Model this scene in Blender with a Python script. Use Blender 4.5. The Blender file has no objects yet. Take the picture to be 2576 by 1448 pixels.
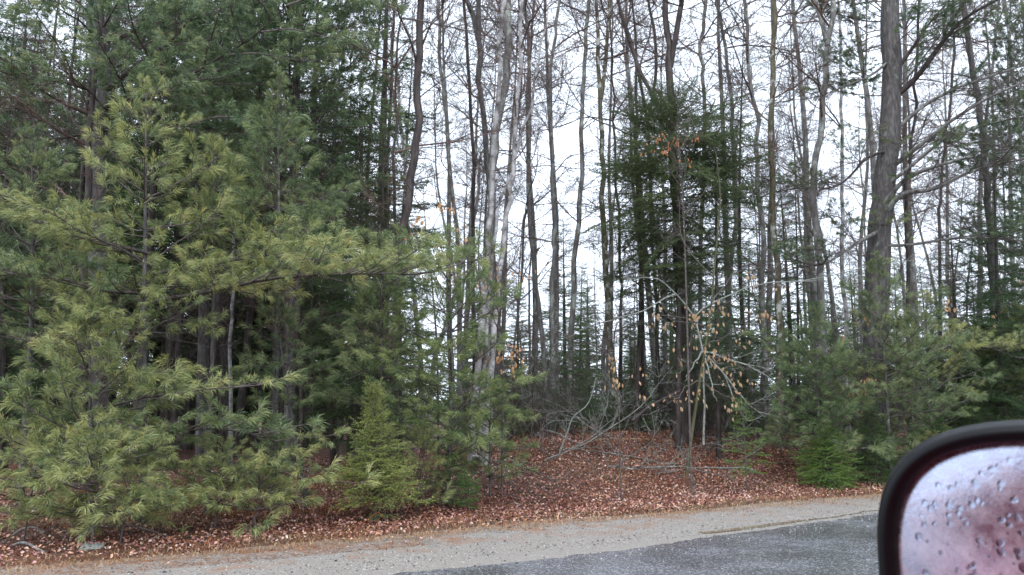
import bpy, math, random
import numpy as np
from mathutils import Matrix, Vector

random.seed(7)
RNG = np.random.default_rng(7)
SC = bpy.context.scene
COL = SC.collection
rad = math.radians

# ------------------------------------------------------------------ camera
EYE = 1.35
PITCH = rad(8.4)
FPX = 2022.0            # focal length in pixels of a 2576 px wide view
cam = bpy.data.cameras.new('camera')
cam.lens = FPX / 2576 * 36
cam.sensor_width = 36
cam.clip_start = 0.02
cam.clip_end = 3000
cam.dof.use_dof = True
cam.dof.focus_distance = 11
cam.dof.aperture_fstop = 16
camo = bpy.data.objects.new('camera', cam)
COL.objects.link(camo)
camo.location = (0, 0, EYE)
camo.rotation_euler = (rad(90) + PITCH, 0, 0)
SC.camera = camo

# ------------------------------------------------------------------ light
world = bpy.data.worlds.new('World')
SC.world = world
world.use_nodes = True
wn, wl = world.node_tree.nodes, world.node_tree.links
wn.clear()
sky = wn.new('ShaderNodeTexSky'); sky.sky_type = 'NISHITA'; sky.sun_disc = False
sky.sun_elevation = rad(52); sky.sun_rotation = rad(200)
sky.air_density = 1.0; sky.dust_density = 4.0; sky.ozone_density = 1.0
hs = wn.new('ShaderNodeHueSaturation'); hs.inputs['Saturation'].default_value = 0.30
cl = wn.new('ShaderNodeMixRGB'); cl.blend_type = 'MIX'; cl.inputs[0].default_value = 0.80
cl.inputs[2].default_value = (15.6, 17.4, 20.2, 1)      # even cloud layer over the clear sky
bg = wn.new('ShaderNodeBackground'); bg.inputs['Strength'].default_value = 0.12
wo = wn.new('ShaderNodeOutputWorld')
wl.new(sky.outputs[0], hs.inputs['Color']); wl.new(hs.outputs[0], cl.inputs[1])
wl.new(cl.outputs[0], bg.inputs['Color']); wl.new(bg.outputs[0], wo.inputs['Surface'])

sun = bpy.data.lights.new('sun', 'SUN'); sun.energy = 0.8; sun.angle = rad(25); sun.color = (1, 0.97, 0.93)
suno = bpy.data.objects.new('sun', sun); COL.objects.link(suno)
suno.rotation_euler = (rad(38), 0, rad(-20))

SC.view_settings.view_transform = 'Standard'
SC.view_settings.look = 'None'
SC.view_settings.exposure = 0.30
SC.view_settings.gamma = 1.0
SC.view_settings.use_curve_mapping = False
SC.cycles.max_bounces = 5
SC.cycles.diffuse_bounces = 3
SC.cycles.glossy_bounces = 3
SC.cycles.transmission_bounces = 4
SC.cycles.transparent_max_bounces = 6
SC.cycles.caustics_reflective = False
SC.cycles.caustics_refractive = False
SC.cycles.use_denoising = True

# ------------------------------------------------------------------ helpers
D_ = np.array([math.sin(rad(60)), math.cos(rad(60))])     # along the road
N_ = np.array([-D_[1], D_[0]])                            # across the road, into the wood
S_EDGE = 8.9

def wob(x, y, f, seed):
    r = np.random.default_rng(seed)
    a = 0
    for k in range(5):
        th = r.uniform(0, 6.28); ph = r.uniform(0, 6.28); ff = f * r.uniform(.6, 1.7)
        a = a + np.sin((x * math.cos(th) + y * math.sin(th)) * ff + ph + 1.3 * np.sin((x * math.sin(th) - y * math.cos(th)) * ff * .7 + ph * 2))
    return a / 5

def sstep(a, b, x):
    t = np.clip((x - a) / (b - a), 0, 1)
    return t * t * (3 - 2 * t)

def ground(x, y):
    x = np.asarray(x, float); y = np.asarray(y, float)
    s = x * N_[0] + y * N_[1]
    k = .16 + .62 * sstep(-3.2, 1.6, x) * (1 - .35 * sstep(3.5, 8, x))
    sp = s + .25 * wob(x, y, 1.3, 3)
    h = -.04 + .055 * sstep(7.75, 8.45, sp) + k * sstep(8.7, 13.0, sp)
    h = h - .25 * k * sstep(14.5, 20, s)
    far = sstep(9.2, 12, s)
    h = h + far * (.07 * wob(x, y, .9, 5) + .035 * wob(x, y, 3.1, 6)) + .012 * sstep(8.4, 9.0, s) * wob(x, y, 7, 8)
    near_side = sstep(-3.5, -6, s)
    return h + near_side * (.3 + .1 * wob(x, y, .6, 9))

def g1(x, y): return float(ground(x, y))

def P(u, v, D):
    a = (u - 1288) / FPX; b = (724 - v) / FPX
    t = D / (math.cos(PITCH) - b * math.sin(PITCH))
    return np.array([a * t, D, EYE + t * (math.sin(PITCH) + b * math.cos(PITCH))])

def hit(u, v):
    D = 3.0
    while D < 60:
        p = P(u, v, D)
        if p[2] <= g1(p[0], p[1]): return D
        D += .05
    return 60.0

def put(o, parent=None, label=None, cat=None, group=None, kind=None):
    if o.name not in COL.objects: COL.objects.link(o)
    if parent is not None: o.parent = parent
    if label: o['label'] = label
    if cat: o['category'] = cat
    if group: o['group'] = group
    if kind: o['kind'] = kind
    return o

def empty(name, loc, label, cat, group=None):
    o = bpy.data.objects.new(name, None); o.empty_display_size = .2
    o.location = loc
    return put(o, None, label, cat, group)

class MB:
    """mesh buffer of triangles and quads with a float attribute v and material indices"""
    def __init__(s): s.V = []; s.F3 = []; s.F4 = []; s.A = []; s.M3 = []; s.M4 = []; s.n = 0
    def add(s, V, F, a=None, mi=0):
        V = np.asarray(V, float).reshape(-1, 3); F = np.asarray(F, int)
        if len(V) == 0 or len(F) == 0: return
        s.V.append(V)
        if a is None: a = np.zeros(len(V))
        s.A.append(np.broadcast_to(np.asarray(a, float), (len(V),)))
        if F.shape[1] == 3: s.F3.append(F + s.n); s.M3.append(np.full(len(F), mi))
        else: s.F4.append(F + s.n); s.M4.append(np.full(len(F), mi))
        s.n += len(V)
    def merge(s, o, M, a_shift=0):
        """append another buffer transformed by 4x4 M"""
        if o.n == 0: return
        V = np.concatenate(o.V); V = V @ M[:3, :3].T + M[:3, 3]
        A = np.concatenate(o.A)
        s.V.append(V); s.A.append(A + a_shift)
        for f in o.F3: s.F3.append(f + s.n)
        for f in o.F4: s.F4.append(f + s.n)
        s.M3 += o.M3; s.M4 += o.M4
        s.n += len(V)
    def mesh(s, name, mats, smooth=False):
        me = bpy.data.meshes.new(name)
        V = np.concatenate(s.V) if s.V else np.zeros((0, 3))
        F3 = np.concatenate(s.F3) if s.F3 else np.zeros((0, 3), int)
        F4 = np.concatenate(s.F4) if s.F4 else np.zeros((0, 4), int)
        me.vertices.add(len(V)); me.vertices.foreach_set('co', V.astype(np.float32).ravel())
        nl = len(F3) * 3 + len(F4) * 4
        me.loops.add(nl); me.loops.foreach_set('vertex_index', np.concatenate([F3.ravel(), F4.ravel()]).astype(np.int32))
        me.polygons.add(len(F3) + len(F4))
        ls = np.concatenate([np.arange(len(F3)) * 3, len(F3) * 3 + np.arange(len(F4)) * 4]).astype(np.int32)
        me.polygons.foreach_set('loop_start', ls)
        mi = np.concatenate(s.M3 + s.M4).astype(np.int32) if (s.M3 or s.M4) else np.zeros(0, np.int32)
        for m in (mats if isinstance(mats, (list, tuple)) else [mats]): me.materials.append(m)
        me.polygons.foreach_set('material_index', mi)
        if smooth: me.polygons.foreach_set('use_smooth', np.ones(len(F3) + len(F4), bool))
        at = me.attributes.new('v', 'FLOAT', 'POINT')
        at.data.foreach_set('value', np.concatenate(s.A).astype(np.float32) if s.A else np.zeros(0, np.float32))
        me.update(calc_edges=True)
        return me

def obj(name, me, parent=None, **k):
    o = bpy.data.objects.new(name, me)
    return put(o, parent, **k)

def unit(v):
    v = np.asarray(v, float)
    return v / (np.linalg.norm(v, axis=-1, keepdims=True) + 1e-12)

def tube(mb, pts, rr, sides=8, a=0, mi=0, rough=0.0, seed=0, cap=True):
    """one connected tube with parallel frames; rough = relative bark relief"""
    pts = np.asarray(pts, float); rr = np.asarray(rr, float); n = len(pts)
    T = unit(np.gradient(pts, axis=0))
    ref = np.array([0, 1., 0]) if abs(T[0][1]) < .9 else np.array([1., 0, 0])
    V = []
    r = np.random.default_rng(seed)
    ang = np.linspace(0, 2 * math.pi, sides, endpoint=False)
    e = r.normal(size=sides) * .5
    for i in range(n):
        u = unit(np.cross(ref, T[i])); w = np.cross(T[i], u); ref = np.cross(w, u) * 0 + w if False else ref
        rad_ = rr[i] * (1 + rough * (e + r.normal(size=sides)))
        V.append(pts[i] + np.outer(np.cos(ang) * rad_, u) + np.outer(np.sin(ang) * rad_, w))
    V = np.concatenate(V)
    i = np.arange(n - 1)[:, None] * sides; j = np.arange(sides)[None]; j2 = (j + 1) % sides
    F = np.stack([i + j, i + j2, i + sides + j2, i + sides + j], -1).reshape(-1, 4)
    mb.add(V, F, a, mi)
    if cap:
        for k in (0, n - 1):
            base = mb.n
            Vc = np.vstack([V[k * sides:(k + 1) * sides], pts[k]])
            mb.add(Vc, [[q, (q + 1) % sides, sides] for q in range(sides)], a, mi)

def segs(mb, p0, p1, r0, r1, a=0, mi=0):
    """many three-sided sticks at once"""
    p0 = np.asarray(p0); p1 = np.asarray(p1); n = len(p0)
    if n == 0: return
    T = unit(p1 - p0)
    ref = np.where(np.abs(T[:, 2:3]) < .9, np.array([[0, 0, 1.]]), np.array([[1., 0, 0]]))
    u = unit(np.cross(ref, T)); w = np.cross(T, u)
    r0 = np.broadcast_to(r0, (n,)); r1 = np.broadcast_to(r1, (n,))
    V = []
    for k in range(3):
        c, s_ = math.cos(2.094 * k), math.sin(2.094 * k)
        d = u * c + w * s_
        V.append(p0 + d * r0[:, None]); V.append(p1 + d * r1[:, None])
    V = np.stack(V, 1).reshape(-1, 3)
    b = np.arange(n)[:, None] * 6
    F = np.concatenate([b + np.array([[0, 2, 3, 1]]), b + np.array([[2, 4, 5, 3]]), b + np.array([[4, 0, 1, 5]])])
    aa = np.repeat(np.broadcast_to(a, (n,)), 6)
    mb.add(V, F, aa, mi)

class Poly:
    """collects polylines and makes sticks out of them"""
    def __init__(s): s.a = []; s.b = []; s.ra = []; s.rb = []
    def line(s, pts, r0, r1):
        pts = np.asarray(pts); n = len(pts); rr = np.linspace(r0, r1, n)
        s.a.append(pts[:-1]); s.b.append(pts[1:]); s.ra.append(rr[:-1]); s.rb.append(rr[1:])
    def out(s, mb, mi=0, a=0):
        if s.a: segs(mb, np.concatenate(s.a), np.concatenate(s.b), np.concatenate(s.ra), np.concatenate(s.rb), a, mi)

def wander(r, p, d, L, n, jit, trop=(0, 0, 0)):
    p = np.array(p, float); d = unit(np.array(d, float)); out = [p.copy()]
    tr = np.asarray(trop, float)
    for i in range(n):
        d = unit(d + r.normal(size=3) * jit + tr)
        p = p + d * L / n; out.append(p.copy())
    return np.array(out)

# ------------------------------------------------------------------ materials
def M_new(name):
    m = bpy.data.materials.new(name); m.use_nodes = True
    nt = m.node_tree; return m, nt.nodes, nt.links, nt.nodes['Principled BSDF']

def ramp(nodes, stops, interp='LINEAR'):
    c = nodes.new('ShaderNodeValToRGB'); c.color_ramp.interpolation = interp
    el = c.color_ramp.elements
    while len(el) < len(stops): el.new(.5)
    for e, (p, col) in zip(el, stops): e.position = p; e.color = (*col, 1)
    return c

def noise(nodes, links, coord, scale, detail=4, rough=.6, stretch=None):
    t = nodes.new('ShaderNodeTexNoise'); t.inputs['Scale'].default_value = scale
    t.inputs['Detail'].default_value = detail; t.inputs['Roughness'].default_value = rough
    if stretch:
        mp = nodes.new('ShaderNodeMapping'); mp.inputs['Scale'].default_value = stretch
        links.new(coord, mp.inputs[0]); coord = mp.outputs[0]
    links.new(coord, t.inputs['Vector'])
    return t

def foliage_mat(name, stops, rough=.5, spec=.35, trans=.25):
    m, n, l, b = M_new(name)
    at = n.new('ShaderNodeAttribute'); at.attribute_name = 'v'
    oi = n.new('ShaderNodeObjectInfo')
    ad = n.new('ShaderNodeMath'); ad.operation = 'MULTIPLY_ADD'; ad.inputs[1].default_value = .30
    l.new(oi.outputs['Random'], ad.inputs[0]); l.new(at.outputs['Fac'], ad.inputs[2])
    sb = n.new('ShaderNodeMath'); sb.operation = 'SUBTRACT'; sb.inputs[1].default_value = .15
    l.new(ad.outputs[0], sb.inputs[0])
    c = ramp(n, stops); l.new(sb.outputs[0], c.inputs[0])
    mx = n.new('ShaderNodeMixRGB'); mx.blend_type = 'MULTIPLY'; mx.inputs[0].default_value = 1
    l.new(c.outputs[0], mx.inputs[1]); l.new(oi.outputs['Color'], mx.inputs[2])
    l.new(mx.outputs[0], b.inputs['Base Color'])
    b.inputs['Roughness'].default_value = rough; b.inputs['Specular IOR Level'].default_value = spec
    if trans:
        tr = n.new('ShaderNodeBsdfTranslucent'); l.new(mx.outputs[0], tr.inputs[0])
        ms = n.new('ShaderNodeMixShader'); ms.inputs[0].default_value = trans
        l.new(b.outputs[0], ms.inputs[1]); l.new(tr.outputs[0], ms.inputs[2])
        l.new(ms.outputs[0], n['Material Output'].inputs['Surface'])
    return m

M_needle = foliage_mat('pine_needles', [(0, (.065, .105, .055)), (.25, (.14, .19, .095)), (.55, (.25, .29, .145)), (.93, (.38, .39, .19)), (1, (.44, .36, .17))], .42, .5)
M_short = foliage_mat('fir_needles', [(0, (.040, .078, .032)), (.5, (.10, .155, .052)), (1, (.20, .25, .075))], .5, .4)
M_leafdry = foliage_mat('dry_leaf', [(0, (.52, .34, .20)), (.5, (.70, .49, .30)), (1, (.82, .62, .43))], .55, .3, .40)
M_litter = foliage_mat('leaf_litter', [(0, (.08, .032, .024)), (.14, (.23, .08, .05)), (.30, (.40, .17, .105)), (.42, (.38, .17, .17)), (.54, (.56, .30, .25)), (.66, (.56, .27, .14)), (.80, (.66, .41, .26)), (.93, (.68, .49, .41)), (1, (.80, .69, .60))], .36, .55, .0)
M_straw = foliage_mat('dry_grass', [(0, (.26, .15, .08)), (.5, (.46, .31, .17)), (1, (.60, .45, .27))], .6, .3, .2)
M_rust = foliage_mat('rust_stems', [(0, (.12, .04, .02)), (.5, (.32, .11, .035)), (1, (.50, .24, .08))], .6, .3, .0)

def bark(name, c0, c1, c2, lichen=None, lich_amt=.62, scale=14, zst=.25):
    m, n, l, b = M_new(name)
    tc = n.new('ShaderNodeTexCoord'); oi = n.new('ShaderNodeObjectInfo')
    va = n.new('ShaderNodeVectorMath'); va.operation = 'ADD'
    cx = n.new('ShaderNodeCombineXYZ')
    rr = n.new('ShaderNodeMath'); rr.operation = 'MULTIPLY'; rr.inputs[1].default_value = 37
    l.new(oi.outputs['Random'], rr.inputs[0]); l.new(rr.outputs[0], cx.inputs[0]); l.new(rr.outputs[0], cx.inputs[2])
    l.new(tc.outputs['Object'], va.inputs[0]); l.new(cx.outputs[0], va.inputs[1])
    co = va.outputs[0]
    t1 = noise(n, l, co, scale, 6, .65, (1, 1, zst))
    c = ramp(n, [(.28, c0), (.5, c1), (.72, c2)]); l.new(t1.outputs['Fac'], c.inputs[0])
    outc = c.outputs[0]
    if lichen:
        t2 = noise(n, l, co, 5.5, 6, .7, (1, 1, .7))
        r2 = ramp(n, [(lich_amt, (0, 0, 0)), (lich_amt + .07, (1, 1, 1))]); l.new(t2.outputs['Fac'], r2.inputs[0])
        mx = n.new('ShaderNodeMixRGB'); l.new(r2.outputs[0], mx.inputs[0]); l.new(outc, mx.inputs[1]); mx.inputs[2].default_value = (*lichen, 1)
        outc = mx.outputs[0]
    l.new(outc, b.inputs['Base Color']); b.inputs['Roughness'].default_value = .72
    b.inputs['Specular IOR Level'].default_value = .3
    bp = n.new('ShaderNodeBump'); bp.inputs['Strength'].default_value = .7; bp.inputs['Distance'].default_value = .02
    l.new(t1.outputs['Fac'], bp.inputs['Height']); l.new(bp.outputs[0], b.inputs['Normal'])
    return m

B_dark = bark('dark_wet_bark', (.020, .015, .013), (.060, .047, .043), (.125, .105, .097), (.22, .24, .20), .66)
B_grey = bark('grey_bark', (.07, .065, .060), (.170, .160, .150), (.30, .29, .27), (.36, .39, .34), .54)
B_pine = bark('pine_bark', (.035, .032, .032), (.095, .086, .082), (.19, .178, .172), (.22, .25, .215), .60, 24, .22)
B_moss = bark('mossy_bark', (.04, .037, .022), (.12, .108, .066), (.21, .19, .13), (.55, .56, .51), .54)
B_green = bark('greenish_bark', (.05, .05, .025), (.10, .10, .05), (.15, .15, .085), None)
B_lich = bark('lichened_bark', (.13, .13, .11), (.28, .29, .26), (.46, .48, .43), None, .5, 30, 1)
B_twig = bark('twig_bark', (.050, .040, .036), (.115, .095, .086), (.21, .185, .17), None, .5, 20, 1)
B_red = bark('reddish_twig_bark', (.075, .045, .038), (.16, .105, .088), (.26, .19, .165), None, .5, 20, 1)
B_pale = bark('peeled_wood', (.20, .13, .07), (.36, .25, .15), (.50, .38, .25), None, .5, 8, 1)

def birch_mat():
    m, n, l, b = M_new('birch_bark')
    tc = n.new('ShaderNodeTexCoord'); co = tc.outputs['Object']
    t1 = noise(n, l, co, 9, 3, .6, (1, 1, 6))
    r1 = ramp(n, [(.62, (1, 1, 1)), (.70, (0, 0, 0))]); l.new(t1.outputs['Fac'], r1.inputs[0])
    t2 = noise(n, l, co, 3.2, 5, .7, (1, 1, 1.2))
    r2 = ramp(n, [(.36, (.07, .06, .055)), (.46, (.28, .265, .255)), (.60, (.54, .53, .53)), (.8, (.62, .59, .56))]); l.new(t2.outputs['Fac'], r2.inputs[0])
    mx = n.new('ShaderNodeMixRGB'); mx.blend_type = 'MIX'; l.new(r1.outputs[0], mx.inputs[0])
    mx.inputs[1].default_value = (.06, .05, .045, 1); l.new(r2.outputs[0], mx.inputs[2])
    l.new(mx.outputs[0], b.inputs['Base Color']); b.inputs['Roughness'].default_value = .6
    bp = n.new('ShaderNodeBump'); bp.inputs['Strength'].default_value = .4; bp.inputs['Distance'].default_value = .01
    l.new(t2.outputs['Fac'], bp.inputs['Height']); l.new(bp.outputs[0], b.inputs['Normal'])
    return m
B_birch = birch_mat()

def ground_mat():
    m, n, l, b = M_new('forest_floor')
    g = n.new('ShaderNodeNewGeometry'); co = g.outputs['Position']
    t1 = noise(n, l, co, 9, 8, .75); t2 = noise(n, l, co, .8, 4, .6)
    c1 = ramp(n, [(.30, (.030, .014, .010)), (.45, (.10, .035, .020)), (.58, (.20, .075, .035)), (.72, (.30, .14, .075))]); l.new(t1.outputs['Fac'], c1.inputs[0])
    c2 = ramp(n, [(.30, (.025, .016, .012)), (.48, (.075, .040, .028)), (.62, (.15, .085, .06)), (.75, (.06, .07, .025))]); l.new(t1.outputs['Fac'], c2.inputs[0])
    r = ramp(n, [(.42, (0, 0, 0)), (.6, (1, 1, 1))]); l.new(t2.outputs['Fac'], r.inputs[0])
    mx = n.new('ShaderNodeMixRGB'); l.new(r.outputs[0], mx.inputs[0]); l.new(c1.outputs[0], mx.inputs[1]); l.new(c2.outputs[0], mx.inputs[2])
    l.new(mx.outputs[0], b.inputs['Base Color']); b.inputs['Roughness'].default_value = .8
    bp = n.new('ShaderNodeBump'); bp.inputs['Strength'].default_value = 1; bp.inputs['Distance'].default_value = .03
    l.new(t1.outputs['Fac'], bp.inputs['Height']); l.new(bp.outputs[0], b.inputs['Normal'])
    return m

def gravel_mat():
    m, n, l, b = M_new('gravel')
    g = n.new('ShaderNodeNewGeometry'); co = g.outputs['Position']
    at = n.new('ShaderNodeAttribute'); at.attribute_name = 'v'        # 0 at the asphalt, 1 at the leaves
    t1 = noise(n, l, co, 60, 6, .8); t2 = noise(n, l, co, 2.2, 6, .65, (1, 1, 1)); t3 = noise(n, l, co, 11, 5, .7)
    c1 = ramp(n, [(0.2, (.13, .11, .095)), (.44, (.25, .222, .192)), (.56, (.35, .315, .28)), (.72, (.54, .50, .45))]); l.new(t1.outputs['Fac'], c1.inputs[0])
    rs = ramp(n, [(.3, (.17, .065, .03)), (.55, (.32, .15, .075)), (.75, (.42, .27, .15))]); l.new(t3.outputs['Fac'], rs.inputs[0])
    ad = n.new('ShaderNodeMath'); ad.operation = 'MULTIPLY_ADD'; ad.inputs[1].default_value = .55; l.new(at.outputs['Fac'], ad.inputs[0]); l.new(t2.outputs['Fac'], ad.inputs[2])
    a2 = n.new('ShaderNodeMath'); a2.operation = 'MULTIPLY_ADD'; a2.inputs[1].default_value = .45; l.new(t3.outputs['Fac'], a2.inputs[0]); l.new(ad.outputs[0], a2.inputs[2])
    rm = ramp(n, [(.90 / 1.6, (0, 0, 0)), (1.18 / 1.6, (1, 1, 1))])
    dv = n.new('ShaderNodeMath'); dv.operation = 'MULTIPLY'; dv.inputs[1].default_value = 1 / 1.6; l.new(a2.outputs[0], dv.inputs[0]); l.new(dv.outputs[0], rm.inputs[0])
    mx = n.new('ShaderNodeMixRGB'); l.new(rm.outputs[0], mx.inputs[0]); l.new(c1.outputs[0], mx.inputs[1]); l.new(rs.outputs[0], mx.inputs[2])
    l.new(mx.outputs[0], b.inputs['Base Color']); b.inputs['Roughness'].default_value = .62
    bp = n.new('ShaderNodeBump'); bp.inputs['Strength'].default_value = .8; bp.inputs['Distance'].default_value = .012
    l.new(t1.outputs['Fac'], bp.inputs['Height']); l.new(bp.outputs[0], b.inputs['Normal'])
    return m

def asphalt_mat():
    m, n, l, b = M_new('wet_asphalt')
    g = n.new('ShaderNodeNewGeometry'); co = g.outputs['Position']
    vo = n.new('ShaderNodeTexVoronoi'); vo.inputs['Scale'].default_value = 75; l.new(co, vo.inputs['Vector'])
    t2 = noise(n, l, co, 1.3, 5, .6); t1 = noise(n, l, co, 160, 3, .7)
    c1 = ramp(n, [(0, (.175, .175, .195)), (.45, (.145, .145, .163)), (.9, (.085, .085, .095))]); l.new(vo.outputs['Distance'], c1.inputs[0])
    sp = ramp(n, [(.78, (0, 0, 0)), (.86, (1, 1, 1))])
    sc = n.new('ShaderNodeSeparateColor'); l.new(vo.outputs['Color'], sc.inputs[0]); l.new(sc.outputs[0], sp.inputs[0])
    mx = n.new('ShaderNodeMixRGB'); l.new(sp.outputs[0], mx.inputs[0]); l.new(c1.outputs[0], mx.inputs[1]); mx.inputs[2].default_value = (.38, .38, .38, 1)
    r2 = ramp(n, [(.35, (.70, .69, .68)), (.6, (1, 1, 1))]); l.new(t2.outputs['Fac'], r2.inputs[0])
    m2 = n.new('ShaderNodeMixRGB'); m2.blend_type = 'MULTIPLY'; m2.inputs[0].default_value = 1; l.new(mx.outputs[0], m2.inputs[1]); l.new(r2.outputs[0], m2.inputs[2])
    l.new(m2.outputs[0], b.inputs['Base Color'])
    rr = ramp(n, [(.40, (.08,) * 3), (.60, (.28,) * 3)]); l.new(t2.outputs['Fac'], rr.inputs[0]); l.new(rr.outputs[0], b.inputs['Roughness'])
    b.inputs['Specular IOR Level'].default_value = .6
    bp = n.new('ShaderNodeBump'); bp.inputs['Strength'].default_value = .22; bp.inputs['Distance'].default_value = .004; bp.invert = True
    l.new(vo.outputs['Distance'], bp.inputs['Height']); l.new(bp.outputs[0], b.inputs['Normal'])
    return m

def plain(name, col, rough=.5, metal=0, spec=.5, coat=0):
    m, n, l, b = M_new(name)
    tc = n.new('ShaderNodeTexCoord'); t = noise(n, l, tc.outputs['Object'], 30, 4, .6)
    r = ramp(n, [(.3, tuple(c * .9 for c in col)), (.7, tuple(min(1, c * 1.08) for c in col))]); l.new(t.outputs['Fac'], r.inputs[0])
    l.new(r.outputs[0], b.inputs['Base Color']); b.inputs['Roughness'].default_value = rough
    b.inputs['Metallic'].default_value = metal; b.inputs['Specular IOR Level'].default_value = spec
    b.inputs['Coat Weight'].default_value = coat
    return m

# ------------------------------------------------------------------ ground, shoulder, road
def axis(n, near, far, c):
    t = np.linspace(-1, 1, n); return c + near * t + np.sign(t) * (far - near) * np.abs(t) ** 7
xs = axis(240, 24, 500, 0); ys = axis(240, 22, 500, 12)
X, Y = np.meshgrid(xs, ys); Z = ground(X, Y)
mb = MB(); V = np.stack([X, Y, Z], -1).reshape(-1, 3); nx = len(xs)
i = np.arange(len(ys) - 1)[:, None] * nx; j = np.arange(nx - 1)[None]
mb.add(V, np.stack([i + j, i + j + 1, i + nx + j + 1, i + nx + j], -1).reshape(-1, 4))
obj('ground', mb.mesh('ground', ground_mat(), True), kind='structure')

def strip(s0f, s1f, z, mat, name, rows=14, crown=0, step=.12, a0=-60, a1=80):
    al = np.arange(a0, a1, step); mb = MB(); rows_ = np.linspace(0, 1, rows)
    S0 = s0f(al); S1 = s1f(al)
    s = S0[:, None] * (1 - rows_) + S1[:, None] * rows_
    xx = al[:, None] * D_[0] + s * N_[0]; yy = al[:, None] * D_[1] + s * N_[1]
    zz = z + 0 * s - crown * ((rows_ > .999) | (rows_ < .001))[None]
    V = np.stack([xx, yy, zz], -1).reshape(-1, 3)
    ii = np.arange(len(al) - 1)[:, None] * rows; jj = np.arange(rows - 1)[None]
    mb.add(V, np.stack([ii + jj, ii + rows + jj, ii + rows + jj + 1, ii + jj + 1], -1).reshape(-1, 4), np.tile(rows_, len(al)))
    return obj(name, mb.mesh(name, mat, True), kind='structure')
M_gravel = gravel_mat()
edge = lambda al: 6.45 + .11 * np.maximum(0, al - 4.9) * (al < 14) + 1.0 * (al >= 14) + .06 * wob(al, 0 * al, 1.2, 21) + .045 * wob(al, 0 * al, 5, 22) + .045 * wob(al, 0 * al, 17, 23) + .02 * wob(al, 0 * al, 41, 24)
strip(lambda a: edge(a) - .3, lambda a: 0 * a + 9.6, .004, M_gravel, 'gravel_shoulder', 22)
strip(lambda a: 0 * a - 5.2, lambda a: 0 * a - 2.2, .004, M_gravel, 'near_shoulder', 8, 0, 1)
strip(lambda a: 0 * a - 2.4, edge, .012, asphalt_mat(), 'road', 24, .012, .05)

# wet sandy puddle along the broken asphalt edge
m, n, l, b = M_new('muddy_water'); b.inputs['Base Color'].default_value = (.22, .165, .105, 1); b.inputs['Roughness'].default_value = .12
t = noise(n, l, n.new('ShaderNodeNewGeometry').outputs['Position'], 7, 4, .6)
r_ = ramp(n, [(.35, (.20, .155, .105)), (.65, (.36, .27, .18))]); l.new(t.outputs['Fac'], r_.inputs[0]); l.new(r_.outputs[0], b.inputs['Base Color'])
M_mud = m
strip(lambda a: edge(a) - .01, lambda a: edge(a) + .02 + .20 * np.clip(wob(a, 0 * a, .9, 31) + .45 * sstep(3.5, 7, a) - .12, 0, 1), .010, M_mud, 'puddle', 5, 0, .1, 6.2, 11.5)

def litter(name, mat, pts, size, rgen, vmap=None, curl=.35, kind='leaf'):
    """folded leaf blades lying at pts"""
    n = len(pts); sz = size[:, None]
    yaw = rgen.uniform(0, 6.283, n); tilt = np.clip(rgen.normal(0, .45, n), -1.2, 1.2); roll = rgen.normal(0, .55, n)
    a = np.stack([np.cos(yaw) * np.cos(tilt), np.sin(yaw) * np.cos(tilt), np.sin(tilt)], -1)
    side = np.stack([-np.sin(yaw), np.cos(yaw), 0 * yaw], -1); up = np.cross(a, side)
    side = side * np.cos(roll)[:, None] + up * np.sin(roll)[:, None]; up = np.cross(a, side)
    cu = rgen.uniform(-.1, curl, n)[:, None]
    q = lambda al, sd, h: pts + a * (al * sz) + side * (sd * sz) + up * (h * sz)
    V = np.stack([q(-.5, 0, 0), q(rgen.uniform(-.2, .2, (n, 1)), .38, cu), q(.55, 0, .5 * cu), q(rgen.uniform(-.2, .2, (n, 1)), -.36, cu * .8), q(.05, 0, -.03)], 1).reshape(-1, 3)
    b = np.arange(n)[:, None] * 5
    F = np.concatenate([b + np.array([[k, (k + 1) % 4, 4]]) for k in range(4)])
    v = rgen.uniform(0, 1, n) if vmap is None else vmap
    mb = MB(); mb.add(V, F, np.repeat(v, 5)); return mb

# scatter points on the bank (denser near the road, thinner far into the wood)
def bank_points(n, smin, smax, rgen, amin=-9, amax=17, pw=1.0):
    s = smin + (smax - smin) * rgen.uniform(0, 1, n) ** pw
    al = rgen.uniform(amin, amax, n)
    x = al * D_[0] + s * N_[0]; y = al * D_[1] + s * N_[1]
    keep = (y > 3) & (np.abs(x) < .72 * y + 1.2)
    return x[keep], y[keep], s[keep]
r1 = np.random.default_rng(11)
x, y, s = bank_points(190000, 8.0, 19, r1, pw=1.5)
keep = (r1.uniform(0, 1, len(x)) < sstep(8.05, 8.8, s + .3 * wob(x, y, 2, 41)) * (.55 + .45 * sstep(-4.5, -1.5, x + .8 * wob(x, y, 1.1, 42))))
x, y, s = x[keep], y[keep], s[keep]
pts = np.stack([x, y, ground(x, y) + r1.uniform(.002, .045, len(x))], -1)
vm = np.clip(.50 + .22 * wob(x, y, 1.4, 43) + .20 * wob(x, y, 4, 44) + r1.normal(0, .27, len(x)), 0, 1)
mb = litter('leaf_litter', M_litter, pts, r1.uniform(.014, .044, len(x)), r1, vm, .6)
obj('leaf_litter', mb.mesh('leaf_litter', M_litter), label='carpet of wet red-brown fallen leaves over the roadside bank', cat='leaf litter', kind='stuff')

# stray leaves and dark crumbs on the shoulder
x, y, s = bank_points(1300, 7.0, 8.7, r1, pw=.3)
pts = np.stack([x, y, 0 * x + .015], -1)
mb = litter('stray', M_litter, pts, r1.uniform(.015, .04, len(x)), r1)
obj('stray_leaves', mb.mesh('stray_leaves', M_litter), label='few stray brown leaves blown onto the gravel shoulder', cat='leaves', kind='stuff')

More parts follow.
